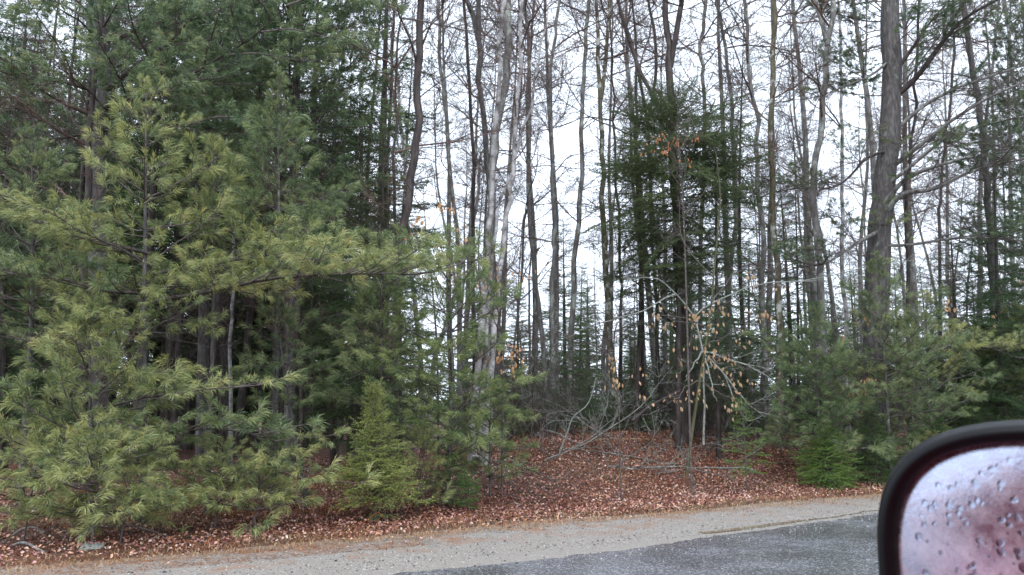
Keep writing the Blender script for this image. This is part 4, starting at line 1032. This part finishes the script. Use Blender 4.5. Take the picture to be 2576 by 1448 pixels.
def twiggy(tree, base, pix, w0, w1=1.2, mat=None, sides=5, nb=3, bl=(.3, .7), name='branch'):
    pts = spline([P(u, v, D) - base for u, v, D in pix], 12); m = pix[0][2] / FPX / 2
    for i in range(1, 12): pts[i] += np.random.default_rng(i * 7 + len(TREES)).normal(size=3) * .012
    mb = MB(); tube(mb, pts, np.linspace(w0 * m, w1 * m, 12), sides, rough=.08); obj(name, mb.mesh(name, mat or B_twig, True), tree)
    for k in range(nb):
        i = random.randint(3, 11); d = pts[i] - pts[i - 1]
        place(tree, BARE, random.uniform(*bl), pts[i], math.atan2(d[1], d[0]) + random.uniform(-.9, .9), random.uniform(-.2, .7), random.uniform(0, 6), name='twig', mat=mat or B_twig)

# beech sapling with tan leaves and olive stem
DS = hit(1725, 1205)
base = np.array([P(1725, 1200, DS)[0], DS, 0]); base[2] = g1(base[0], DS)
tS = empty('beech_sapling', base, 'leaning olive sapling holding tan dead leaves, right of centre', 'sapling')
W = spline([np.array([0, 0, -.05])] + [P(u, v, DS) - base for u, v in ((1742, 1080), (1762, 950), (1778, 850), (1790, 760), (1800, 640), (1812, 500), (1800, 380))], 22)
mb = MB(); tube(mb, W, np.linspace(9, 2.2, 22) * DS / FPX / 2, 8, rough=.03); obj('stem', mb.mesh('stem', B_green, True), tS)
for pix in ([(1785, 800, DS), (1840, 760, DS - .2), (1900, 740, DS - .3)], [(1775, 870, DS), (1840, 840, DS - .2), (1890, 780, DS - .4)], [(1780, 830, DS), (1720, 800, DS - .2), (1640, 790, DS - .2)], [(1770, 900, DS), (1830, 905, DS - .2), (1880, 930, DS - .3)],
            [(1760, 960, DS), (1720, 980, DS - .2), (1700, 1030, DS - .3)], [(1760, 960, DS), (1810, 990, DS - .2), (1870, 1010, DS - .3)], [(1792, 760, DS), (1850, 690, DS + .2), (1910, 660, DS + .3)], [(1795, 700, DS), (1740, 640, DS + .2), (1700, 560, DS + .4)]):
    twiggy(tS, base, pix, 3.5, 1.2, B_twig, nb=2)
hang_leaves(tS, base, [(1800, 790, DS - .2, 9, 22), (1755, 790, DS - .2, 9, 20), (1775, 850, DS - .1, 8, 24), (1650, 800, DS - .2, 7, 16), (1860, 860, DS - .3, 5, 22), (1830, 925, DS - .2, 9, 22), (1795, 900, DS - .3, 8, 20), (1765, 980, DS - .2, 6, 26), (1705, 1000, DS - .3, 6, 14),
    (1890, 690, DS + .2, 4, 16), (1870, 960, DS - .3, 5, 22), (1700, 875, DS - .2, 4, 26), (1830, 1010, DS - .3, 5, 24), (1910, 790, DS - .3, 6, 14), (1960, 720, DS, 2, 8), (1720, 920, DS, 3, 20), (1850, 1030, DS, 3, 14)])
# lichen-covered dead branches around the sapling
DL = DS + .7
bl0 = np.array([P(1770, 1090, DL)[0], DL, 0]); bl0[2] = g1(bl0[0], DL)
tL = empty('dead_sapling', bl0, 'dead crooked sapling crusted with pale lichen, fanning out behind the olive stem', 'sapling')
for pix, w, nb in (([(1770, 1120, DL), (1772, 1000, DL), (1770, 900, DL), (1768, 880, DL)], 7, 0), ([(1768, 885, DL), (1830, 905, DL - .2), (1890, 925, DL - .3), (1935, 950, DL - .3), (1960, 985, DL - .3)], 6, 4), ([(1768, 890, DL), (1820, 940, DL - .2), (1860, 990, DL - .3), (1920, 1050, DL - .3)], 5, 4),
                   ([(1768, 885, DL), (1745, 920, DL - .2), (1720, 960, DL - .3)], 5, 2), ([(1768, 885, DL), (1790, 960, DL - .3), (1800, 1010, DL - .4)], 5, 3), ([(1768, 885, DL), (1745, 800, DL), (1700, 740, DL - .1), (1650, 700, DL - .2), (1560, 700, DL - .2)], 6, 4),
                   ([(1745, 800, DL), (1800, 760, DL), (1900, 720, DL + .1), (2060, 700, DL + .2), (2230, 660, DL + .3), (2300, 655, DL + .4)], 5, 4), ([(1700, 740, DL - .1), (1600, 790, DL - .2), (1500, 815, DL - .2), (1420, 850, DL - .1)], 4, 3),
                   ([(1820, 940, DL - .2), (1850, 1010, DL - .3), (1880, 1060, DL - .3)], 4, 2)):
    twiggy(tL, bl0, pix, w, 1.6, B_lich, nb=nb, bl=(.3, .6))
# lichen-covered dead boughs at the right, above the mirror
DQ = 17.2
bq = np.array([P(2620, 1000, DQ)[0], DQ, 0]); bq[2] = g1(bq[0], DQ)
tK = empty('dead_sapling', bq, 'leaning dead tree with pale lichened boughs above the car mirror', 'tree')
for pix, w, nb in (([(2640, 1180, DQ), (2640, 1000, DQ), (2640, 800, DQ), (2650, 600, DQ)], 14, 0), ([(2640, 780, DQ), (2560, 775, DQ - .2), (2480, 765, DQ - .4), (2400, 720, DQ - .6), (2340, 690, DQ - .7)], 8, 5), ([(2640, 860, DQ), (2560, 862, DQ - .2), (2480, 840, DQ - .4), (2400, 795, DQ - .6), (2370, 770, DQ - .7)], 12, 4),
                   ([(2640, 640, DQ), (2540, 605, DQ - .2), (2470, 590, DQ - .3), (2400, 625, DQ - .5), (2330, 660, DQ - .6)], 6, 4), ([(2640, 1010, DQ), (2560, 1035, DQ - .3), (2460, 1020, DQ - .5), (2360, 985, DQ - .7)], 6, 5), ([(2640, 900, DQ), (2560, 905, DQ - .2), (2470, 885, DQ - .4)], 6, 4),
                   ([(2640, 720, DQ), (2560, 700, DQ - .1), (2480, 640, DQ - .2), (2430, 560, DQ - .2)], 6, 4)):
    twiggy(tK, bq, pix, w, 1.8, B_lich, nb=nb, bl=(.3, .8))

def sapling(label, pix, D, w, spots, tint=(1, 1, 1), mat=None, nb=7, leafs=1.0):
    dd = off_road(pix[0][0], D) - D; D += dd; spots = [(a, b, c + dd, n, e) for a, b, c, n, e in spots]
    base = np.array([P(pix[0][0], pix[0][1], D)[0], D, 0]); base[2] = g1(base[0], D)
    t = empty('leafy_sapling', base, label, 'sapling')
    W = spline([np.array([0, 0, -.05])] + [P(u, v, D) - base for u, v in pix[1:]], 18)
    mb = MB(); tube(mb, W, np.linspace(w, 1.5, 18) * D / FPX / 2, 6, rough=.03); obj('stem', mb.mesh('stem', mat or B_twig, True), t)
    for (u, v, D2, n, sp) in spots:      # a branch to every cluster of leaves
        vb = min(v + 90, pix[0][1] - 60); q = min(range(18), key=lambda i: abs((W[i] + base)[2] - P(u, vb, D)[2]))
        e = P(u, v - 8, D2) - base; mb = MB(); tube(mb, spline([W[q], (W[q] + e) / 2 + np.array([0, 0, .08]), e], 8), np.linspace(.008, .002, 8), 5); obj('branch', mb.mesh('branch', B_twig, True), t)
    for k in range(nb):
        i = random.randint(6, 17); place(t, BARE, random.uniform(.4, 1.1), W[i], random.uniform(0, 6.28), random.uniform(.2, 1), 0, name='twig', mat=B_twig)
    hang_leaves(t, base, spots, tint, leafs)
sapling('thin sapling with orange-tan leaves between dark trunk and birches', [(1105, 1110), (1100, 900), (1085, 700), (1070, 560), (1065, 470)], 11.5, 6,
        [(1125, 525, 11.3, 8, 14), (1055, 560, 11.3, 6, 14), (1100, 610, 11.3, 7, 18), (1085, 690, 11.2, 6, 12), (1140, 700, 11.2, 6, 16), (1165, 590, 11.3, 3, 16), (1040, 590, 11.3, 4, 10)], (1.0, .85, .7))
sapling('sapling with tan leaves just right of the birch base', [(1262, 1090), (1265, 950), (1262, 850), (1250, 760), (1245, 690)], 11.2, 5,
        [(1255, 900, 11, 9, 18), (1290, 870, 11, 7, 16), (1230, 705, 11, 6, 22), (1300, 900, 11, 5, 16), (1245, 690, 11, 4, 18), (1320, 690, 11.2, 3, 12), (1310, 930, 11, 3, 10)], (1.0, .86, .74))
sapling('bare sapling with a few orange-red leaves high in the centre right', [(1735, 1100), (1728, 800), (1722, 600), (1715, 450), (1700, 320)], 12.2, 6,
        [(1660, 345, 12, 8, 9), (1672, 375, 12, 8, 9), (1708, 355, 12, 7, 9), (1735, 400, 12, 4, 12), (1750, 350, 12, 4, 9), (1620, 380, 12, 3, 10)], (.80, .52, .40), leafs=.75)
sapling('sapling with drooping tan leaf clumps right of the lichen-spotted trunk', [(2150, 1160), (2145, 1060), (2150, 980), (2150, 900)], 10.7, 5,
        [(2128, 975, 10.5, 10, 12), (2165, 985, 10.5, 10, 12), (2185, 955, 10.5, 5, 8), (2150, 1020, 10.5, 6, 12), (2085, 985, 10.6, 2, 6), (2120, 860, 10.6, 5, 16), (2175, 800, 10.7, 3, 14)], (1.0, .85, .7))
sapling('thin sapling with pale tan leaves low in front of the twin-topped trunk', [(1560, 1150), (1556, 1000), (1548, 920), (1545, 880)], 10.8, 4,
        [(1545, 915, 10.6, 6, 14), (1550, 965, 10.6, 6, 12), (1620, 1000, 10.6, 2, 16), (1600, 940, 10.6, 3, 16)], (1.1, 1.05, 1.0))
sapling('faint leafy twig sapling at the far right with a few pale leaves', [(2400, 1100), (2400, 950), (2395, 850), (2390, 740)], 12, 4,
        [(2395, 760, 11.8, 5, 18), (2390, 860, 11.8, 4, 18), (2500, 800, 11.8, 2, 14), (2560, 700, 11.8, 2, 8)], (1.05, 1, .9))

def log(name, label, pix, w0, w1, mat, cat='log', extra=()):
    """a fallen or leaning stick through picture points (u, v, depth)"""
    p = np.array([P(u, v, D) for u, v, D in pix]); base = p[0].copy()
    W = spline(p, 14) - base; m = pix[0][2] / FPX / 2
    t = empty(name, base, label, cat)
    mb = MB(); tube(mb, W, np.linspace(w0, w1, 14) * m, 9, rough=.06, seed=int(pix[0][0])); obj('stem', mb.mesh('stem', mat, True), t)
    for e in extra:
        pp = spline([P(u, v, D) - base for u, v, D in e], 8); mb = MB(); tube(mb, pp, np.linspace(w1 * .6, w1 * .3, 8) * m, 6, rough=.05); obj('branch', mb.mesh('branch', mat, True), t)
    return t
def gp(u, v, lift=.03):
    D = hit(u, v); return (u, v, D - lift)
d_ = hit(1440, 1085)
log('broken_birch', 'fallen birch lying behind the leaf mound with a white broken stub', [(1362, 1035, d_), (1400, 1045, d_), (1460, 1056, d_), (1500, 1062, d_ + .2)], 15, 11, B_birch, extra=([(1372, 1035, d_), (1385, 1015, d_), (1420, 990, d_)],))
log('birch_log', 'short white birch log lying left of the small spruce', [gp(690, 1182), gp(770, 1184), gp(852, 1186)], 15, 13, B_birch)
log('birch_pole', 'slim pale dead pole leaning up from the leaf bank', [gp(1405, 1148, 0), (1425, 1095, hit(1405, 1148)), (1442, 1050, hit(1405, 1148)), (1480, 1015, hit(1405, 1148)), (1500, 950, hit(1405, 1148))], 4, 2, B_lich, 'pole')
log('broken_branch', 'grey forked dead branch on the leaf bank beside the pale pole', [gp(1500, 1135, 0), (1440, 1110, hit(1500, 1135)), (1400, 1090, hit(1500, 1135) + .1), (1360, 1080, hit(1500, 1135) + .2)], 4, 2, B_grey, 'branch')
log('fallen_log', 'peeled tan log lying behind the sapling stem, right of centre', [gp(1780, 1108), gp(1850, 1085), gp(1925, 1063)], 10, 9, B_pale)
log('fallen_log', 'dark fallen trunk sloping up behind the lichen-spotted trunk', [gp(1900, 1075), (2000, 1052, 16), (2100, 1035, 17.5)], 11, 8, B_dark)
log('fallen_pole', 'long thin fallen pole half buried in leaves at the mound top', [gp(1500, 1108), gp(1590, 1106), gp(1650, 1108)], 8, 6, B_pale)
log('leaning_pole', 'dark pole leaning against the base of the twin-topped trunk', [(1590, 1060, 14), (1640, 1020, 14.2), (1710, 985, 14.4)], 8, 6, B_dark)
log('fallen_branch', 'grey curved branch on the litter in the bottom left corner', [gp(20, 1378, -.02), (60, 1366, hit(20, 1378)), (100, 1385, hit(100, 1392)), gp(125, 1400, -.02)], 8, 5, B_grey, 'branch')
log('fallen_branch', 'mossy grey branch arching over the litter at the left edge', [gp(25, 1352, 0), (60, 1330, hit(25, 1352)), (95, 1330, hit(25, 1352)), gp(115, 1355, 0)], 5, 4, B_grey, 'branch')
log('fallen_branch', 'long low dark branch lying in the shade at the far left', [gp(60, 1180), gp(150, 1182), gp(300, 1176)], 9, 5, B_grey, 'branch')
log('birch_bark_stump', 'short white birch stub beside the largest birch base', [gp(1178, 1160, .02), (1195, 1150, hit(1185, 1165) - .1), (1215, 1158, hit(1185, 1165) - .1)], 14, 9, B_birch, 'stump')
# a scrap of grey bark / litter by the road
mb = MB(); W = np.array([[-.09, -.02, 0], [.10, -.03, .01], [.12, .03, .03], [-.06, .03, .035]]); mb.add(np.vstack([W, W + [0, 0, .012]]), [[0, 1, 2, 3], [4, 5, 6, 7], [0, 1, 5, 4], [1, 2, 6, 5], [2, 3, 7, 6], [3, 0, 4, 7]], .5)
o = obj('bark_scrap', mb.mesh('bark_scrap', B_lich), label='pale grey scrap of bark lying at the bottom left roadside', cat='bark'); d_ = hit(225, 1385); q = P(225, 1385, d_); o.location = (q[0], d_, q[2] + .01); o.rotation_euler = (.2, 0, .3)

g = 'dead branches strewn over the bank'
for k in range(26):
    u = random.uniform(1290, 2080); v = random.uniform(1075, 1190); D = hit(u, v); p = P(u, v, D); L = random.choice((1.0, 2.0, 2.0))
    o = obj('fallen_branch', random.choice(BARE[L])[1], label='dead branch', cat='branch', group=g)
    o.matrix_world = bmat((p[0], p[1], p[2] + .03), random.choice((0, math.pi)) + random.gauss(0, .6), random.uniform(-.02, .5), random.uniform(0, 6), random.uniform(.7, 1.2))
    o.material_slots[0].link = 'OBJECT'; o.material_slots[0].material = random.choice((B_grey, B_lich, B_lich, B_red))
# bent orange bracken stalks: countable ones along the edge
g = 'bent orange bracken stalks along the bank'
for u, v, du, dv in ((262, 1335, 40, -28), (310, 1325, 60, -40), (440, 1385, -14, -35), (500, 1388, -24, -28), (502, 1390, 24, -40), (870, 1345, 80, -55), (1040, 1310, 55, -30), (1230, 1240, 30, -40), (1290, 1215, 60, -8), (1380, 1260, -30, -30), (1450, 1290, -30, -35), (1560, 1290, 10, -30), (1660, 1255, -6, -45), (1700, 1230, 30, -35),
        (1780, 1240, 22, -26), (1845, 1200, 26, -34), (2250, 1165, 6, -40), (1480, 1140, -10, -50), (1330, 1320, -40, -26), (590, 1395, -6, -30), (1120, 1320, 60, -26)):
    D = hit(u, v); p0 = P(u, v, D); p1 = P(u + du, v + dv, D - .05) - p0; mb = MB()
    tube(mb, spline([np.zeros(3) - [0, 0, .02], p1 * .5 + np.array([.02, 0, .01]), p1, p1 + np.array([.05 * np.sign(du), 0, -.05])], 8), np.linspace(.0048, .0025, 8), 5)
    o = obj('bracken_stalk', mb.mesh('bracken_stalk', M_straw), label='one of the bent orange dead bracken stalks sticking out of the leaves', cat='stalk', group=g); o.location = p0
    o.color = (1.3, .75, .45, 1)

# ------------------------------------------------------------------ the red car that carries the mirror
car = empty('red_car', (D_[0] * .2 - N_[0] * .75, D_[1] * .2 - N_[1] * .75, .022), 'wet red car at the right edge, seen only by its black door mirror', 'car')
car.rotation_euler = (0, 0, math.atan2(D_[1], D_[0]))
# car space: x forward, y left (towards the wood), side of the car at y = .87; camera sits at x = -.2, y = .75
M_red = plain('red_car_paint', (.80, .03, .08), .22, 0, .6, 1.0)
M_blk = plain('black_plastic', (.003, .003, .004), .42, 0, .22)
M_rub = plain('black_rubber', (.02, .02, .02), .7)
M_gls = plain('dark_window_glass', (.012, .014, .016), .05, 0, .8)
M_rim = plain('alloy_rim', (.45, .45, .46), .3, .9)
def hull(name, stations, mat, smooth=True):
    """closed loft through lists of section points"""
    S = np.array(stations, float); n, k = S.shape[:2]; mb = MB()
    i = np.arange(n - 1)[:, None] * k; j = np.arange(k)[None]; j2 = (j + 1) % k
    mb.add(S.reshape(-1, 3), np.stack([i + j, i + k + j, i + k + j2, i + j2], -1).reshape(-1, 4))
    for q in (0, n - 1):
        mb.add(np.vstack([S[q], S[q].mean(0)]), [[a, (a + 1) % k, k] for a in range(k)])
    return obj(name, mb.mesh(name, mat, smooth), car)
def sec(x, zt, hw, zb=.28, crown=.0):
    return [(x, -hw + .05, zb), (x, -hw, zb + .2), (x, -hw - .01, (zb + zt) / 2), (x, -hw + .03, zt - .06), (x, -hw + .12, zt), (x, 0, zt + crown), (x, hw - .12, zt), (x, hw - .03, zt - .06), (x, hw + .01, (zb + zt) / 2), (x, hw, zb + .2), (x, hw - .05, zb), (x, 0, zb)]
hull('rear_body', [sec(-2.95, .78, .70), sec(-2.85, 1.0, .80), sec(-2.4, 1.11, .85), sec(-1.72, 1.10, .87)], M_red)
hull('front_body', [sec(.95, 1.04, .87), sec(1.5, 1.02, .86), sec(1.95, .86, .82), sec(2.15, .62, .70)], M_red)
def door(name, x0, x1, side):
    y = side
    S = [[(x, y * .80, .30), (x, y * .80, 1.06), (x, y * .84, 1.085), (x, y * .865, 1.03), (x, y * .885, .68), (x, y * .87, .44), (x, y * .84, .30)] for x in (x0, (x0 + x1) / 2, x1)]
    d = hull(name, S, M_red)
    mb = MB(); tube(mb, spline([(x0 + .10, y * .885, .80), (x0 + .13, y * .91, .81), (x0 + .25, y * .91, .81), (x0 + .28, y * .885, .80)], 8), np.full(8, .012), 6)
    h = obj('door_handle', mb.mesh('door_handle', M_red, True), d)
    mb = MB(); W = np.array([[x0 + .02, y * .850, 1.088], [x1 - .02, y * .850, 1.088], [x1 - .02, y * .825, 1.088], [x0 + .02, y * .825, 1.088]])
    mb.add(np.vstack([W, W + [0, 0, .012]]), [[4, 5, 6, 7], [0, 1, 5, 4], [2, 3, 7, 6], [0, 3, 2, 1]]); obj('belt_trim', mb.mesh('belt_trim', M_blk), d)
for sd in (1, -1):
    door('front_door', -.55, .94, sd); door('rear_door', -1.71, -.57, sd)
    mb = MB(); W = np.array([[-1.60, sd * .83, 1.10], [-.66, sd * .83, 1.10], [-.68, sd * .73, 1.46], [-1.50, sd * .73, 1.46]])
    mb.add(np.vstack([W, W + [0, -sd * .005, 0]]), [[0, 1, 2, 3], [7, 6, 5, 4], [0, 4, 5, 1], [1, 5, 6, 2], [2, 6, 7, 3], [3, 7, 4, 0]]); obj('rear_window', mb.mesh('rear_window', M_gls), car)
    for pa, pb, r in (((-.60, sd * .83, 1.0), (-.62, sd * .72, 1.52), .035), ((.93, sd * .80, .95), (.30, sd * .70, 1.54), .03), ((-1.66, sd * .83, 1.0), (-1.56, sd * .72, 1.50), .04), ((-2.45, sd * .78, 1.02), (-1.95, sd * .68, 1.50), .05)):
        mb = MB(); tube(mb, spline([pa, pb], 4), np.full(4, r), 8); obj('pillar', mb.mesh('pillar', M_red, True), car)
hull('roof', [[(x, -w, z), (x, -w + .1, z + .05), (x, 0, z + .075), (x, w - .1, z + .05), (x, w, z), (x, 0, z + .02)] for x, w, z in ((-2.0, .66, 1.49), (-1.2, .71, 1.54), (-.3, .72, 1.555), (.32, .68, 1.54))], M_red)
mb = MB(); mb.add(np.array([[-2.42, -.72, 1.03], [-2.42, .72, 1.03], [-2.0, .62, 1.5], [-2.0, -.62, 1.5], [-2.41, -.72, 1.03], [-2.41, .72, 1.03], [-1.99, .62, 1.5], [-1.99, -.62, 1.5]]), [[0, 1, 2, 3], [7, 6, 5, 4]]); obj('back_window', mb.mesh('back_window', M_gls), car)
mb = MB(); mb.add(np.array([[-2.4, -.8, .30], [1.0, -.8, .30], [1.0, .8, .30], [-2.4, .8, .30], [-2.4, -.8, .26], [1.0, -.8, .26], [1.0, .8, .26], [-2.4, .8, .26]]), [[0, 1, 2, 3], [7, 6, 5, 4]]); obj('floor_pan', mb.mesh('floor_pan', M_blk), car)
for wx in (-2.15, 1.38):
    for sd in (1, -1):
        mb = MB(); th = np.linspace(0, 2 * math.pi, 29)[:-1]; prof_ = [(.20, -.10), (.29, -.10), (.315, -.07), (.315, .07), (.29, .10), (.20, .10)]
        V = np.array([[wx + r_ * math.cos(a), sd * .80 + y_, .315 + r_ * math.sin(a)] for a in th for r_, y_ in prof_]); i = np.arange(28)[:, None] * 6; j = np.arange(6)[None]
        mb.add(V, np.stack([i + j, i + (j + 1) % 6, (i + 6) % 168 + (j + 1) % 6, (i + 6) % 168 + j], -1).reshape(-1, 4)); w_ = obj('wheel', mb.mesh('wheel', M_rub, True), car)
        mb = MB(); tube(mb, [(wx, sd * .76, .315), (wx, sd * .88, .315)], [.2, .2], 20); obj('rim', mb.mesh('rim', M_rim), w_)

# door mirror, built in its own frame: x right, y up, z towards the driver
MD = .52
mc = P(2757, 1525, MD)
def mirror_normal():
    v = unit(P(2460, 1290, MD) - np.array([0, 0, EYE])); out = unit(np.array([-.675, -.80, -.27]))
    return unit(out - v)
nz = mirror_normal()
ux = unit(np.cross([0, 0, 1], nz)); uy = np.cross(nz, ux)
# the rim keeps facing the driver, the glass inside is tilted
fz = nz; fx = unit(np.cross([0, 0, 1], fz)); fy = np.cross(fz, fx)
F4_ = Matrix(((fx[0], fy[0], fz[0], mc[0]), (fx[1], fy[1], fz[1], mc[1]), (fx[2], fy[2], fz[2], mc[2]), (0, 0, 0, 1)))
carM = Matrix.Translation(car.location) @ Matrix.Rotation(car.rotation_euler[2], 4, 'Z')
A_, B_ = .121 * 1.03, .111
def sup(th, n=3.0):
    c, s_ = math.cos(th), math.sin(th); return (A_ * math.copysign(abs(c) ** (2 / n), c), B_ * math.copysign(abs(s_) ** (2 / n), s_))
TH = np.linspace(0, 2 * math.pi, 97)[:-1]
rings = [(-.0135, -.030), (-.0125, -.0085), (-.0112, -.003), (-.008, .001), (-.003, .002), (0, -.004), (.002, -.014), (.001, -.028), (-.006, -.050), (-.022, -.072), (-.05, -.090), (-.085, -.098)]
V = []
for dr_, z in rings:
    for t in TH:
        x, y = sup(t); L_ = math.hypot(x, y); k = max(0.02, (L_ + dr_) / L_); V.append((x * k, y * k, z))
V = np.array(V); mb = MB(); i = np.arange(len(rings) - 1)[:, None] * 96; j = np.arange(96)[None]
mb.add(V, np.stack([i + j, i + 96 + j, i + 96 + (j + 1) % 96, i + (j + 1) % 96], -1).reshape(-1, 4))
q = (len(rings) - 1) * 96; mb.add(np.vstack([V[q:q + 96], V[q:q + 96].mean(0)]), [[a, (a + 1) % 96, 96] for a in range(96)])
hous = obj('mirror_housing', mb.mesh('mirror_housing', M_blk, True), car, label='black rounded door mirror housing'); hous.matrix_local = carM.inverted() @ F4_
mb = MB(); tube(mb, spline([(.05, -.07, -.06), (.12, -.085, -.055), (.20, -.09, -.05)], 8), [.045, .042, .038, .034, .032, .032, .034, .040], 10); obj('mirror_arm', mb.mesh('mirror_arm', M_blk, True), hous)
# glass with a rain film whose pink tint imitates light off the car
m, n, l, b = M_new('rainy_mirror_glass'); M_mir = m
tc = n.new('ShaderNodeTexCoord'); t1 = noise(n, l, tc.outputs['Object'], 70, 7, .75)
b.inputs['Base Color'].default_value = (.40, .44, .55, 1); b.inputs['Metallic'].default_value = 1; b.inputs['Roughness'].default_value = .06
bp = n.new('ShaderNodeBump'); bp.inputs['Strength'].default_value = .12; bp.inputs['Distance'].default_value = .002; l.new(t1.outputs['Fac'], bp.inputs['Height']); l.new(bp.outputs[0], b.inputs['Normal'])
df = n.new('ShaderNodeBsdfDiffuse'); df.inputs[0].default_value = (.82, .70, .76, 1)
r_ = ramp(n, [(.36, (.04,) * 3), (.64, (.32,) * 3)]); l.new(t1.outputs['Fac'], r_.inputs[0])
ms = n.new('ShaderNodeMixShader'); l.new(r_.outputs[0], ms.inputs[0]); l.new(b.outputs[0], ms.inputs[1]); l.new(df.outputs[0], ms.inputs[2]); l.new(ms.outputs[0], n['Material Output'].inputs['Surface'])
mb = MB(); G = []
nzl = np.array([np.dot(nz, fx), np.dot(nz, fy), np.dot(nz, fz)])
def gz(x, y): return -.004 - (nzl[0] * x + nzl[1] * y) / nzl[2] - x * x / 1.9 - y * y / .75
for f in (1.0, .9, .8, .7, .6, .5, .4, .3, .2, .1):
    for t in TH:
        x, y = sup(t); L_ = math.hypot(x, y); k = (L_ - .0128) / L_ * f; G.append((x * k, y * k, gz(x * k, y * k)))
G.append((0, 0, gz(0, 0))); mb.add(np.array(G), np.concatenate([np.stack([i + j, i + 96 + j, i + 96 + (j + 1) % 96, i + (j + 1) % 96], -1).reshape(-1, 4) for i in range(0, 96 * 9, 96)]))
mb.add(np.array(G), [[864 + a, 864 + (a + 1) % 96, 960] for a in range(96)])
glass = obj('mirror_glass', mb.mesh('mirror_glass', M_mir, True), hous, label='rain-spotted mirror glass with pinkish reflection')
# raindrops
m, n, l, b = M_new('rain_drop'); b.inputs['Base Color'].default_value = (.95, .95, .97, 1); b.inputs['Roughness'].default_value = .03; b.inputs['Transmission Weight'].default_value = 1; b.inputs['IOR'].default_value = 1.33
mb = MB(); V = [(0, 0, .42)]
for h, r_ in ((.36, .5), (.2, .85), (0, 1)):
    for k in range(8): V.append((r_ * math.cos(k * .7854), r_ * math.sin(k * .7854), h))
F = [[0, 1 + k, 1 + (k + 1) % 8] for k in range(8)]; mb.add(np.array(V), F)
mb.add(np.array(V), [[1 + 8 * q + k, 9 + 8 * q + k, 9 + 8 * q + (k + 1) % 8, 1 + 8 * q + (k + 1) % 8] for q in (0, 1) for k in range(8)])
drops = mb.mesh('raindrop', m, True)
k = 0
while k < 290:
    x = random.uniform(-A_, -.015); y = random.uniform(-.03, B_)
    if (abs(x) / (A_ - .022)) ** 3 + (abs(y) / (B_ - .022)) ** 3 > .97: continue
    o = obj('raindrop', drops, hous); o.location = (x, y, gz(x, y) - .0002); s_ = .0006 + .0024 * random.random() ** 2.8; o.scale = (s_ * random.uniform(.8, 1.2), s_ * random.uniform(.8, 1.7), s_ * .6); o.rotation_euler = (0, 0, random.uniform(-.5, .5)); k += 1

# ------------------------------------------------------------------ say which of the alike trees is which
MARKS = [(0, 'the left picture edge'), (225, 'the low bushy pine'), (370, 'the star-topped pine'), (540, 'the slim young pine'), (700, 'the pale-tufted pine'), (845, 'the flecked shady trunk'), (1010, 'the leaning dark trunk'),
    (1120, 'the crooked thin birch'), (1225, 'the largest birch'), (1345, 'the bent grey trunk'), (1450, 'the swaying trunk'), (1530, 'the twin-topped trunk'), (1640, 'the slim reddish trunk'), (1710, 'the thick blackish trunk'),
    (1840, 'the faint curved trunk'), (1955, 'the lichen-spotted trunk'), (2060, 'the forking beech'), (2215, 'the thickest pine'), (2365, 'the thin reddish trunk'), (2490, 'the leaning grey trunk'), (2576, 'the right picture edge')]
NOUN = {'dark conifers crowding the shaded left wood': 'dark conifer', 'bare thin trunks in the shaded left wood': 'thin shaded trunk', 'distant bare trees against the white sky': 'distant bare tree',
    'thin young bare trees between the trunks': 'young bare tree', 'low distant firs among the bare trunks': 'low distant fir', 'conifers in the back of the right wood': 'deep-set conifer',
    'bare undergrowth shrubs at the foot of the trunks': 'leafless brown shrub', 'bent orange bracken stalks along the bank': 'orange bracken stalk', 'dead branches strewn over the bank': 'strewn dead branch'}
boxes = {}
for o in list(COL.objects):
    if o.parent is None and o.get('group') in NOUN:
        x, y = o.location[0], o.location[1]; u = 1288 + x / y * FPX * .99
        k = sum(1 for q, _ in MARKS if q <= u); boxes.setdefault((o['group'], k), []).append((u, o))
for (g, k), lst in boxes.items():
    lst.sort(key=lambda t: t[0]); n = NOUN[g]
    if k == 0: where = 'just beyond the left picture edge'
    elif k == len(MARKS): where = 'just beyond the right picture edge'
    else: where = 'between %s and %s' % (MARKS[k - 1][1], MARKS[k][1])
    for i, (u, o) in enumerate(lst):
        o['label'] = ('lone ' + n + ' ' + where) if len(lst) == 1 else ('%s %s from left %s' % (ORD[i], n, where))
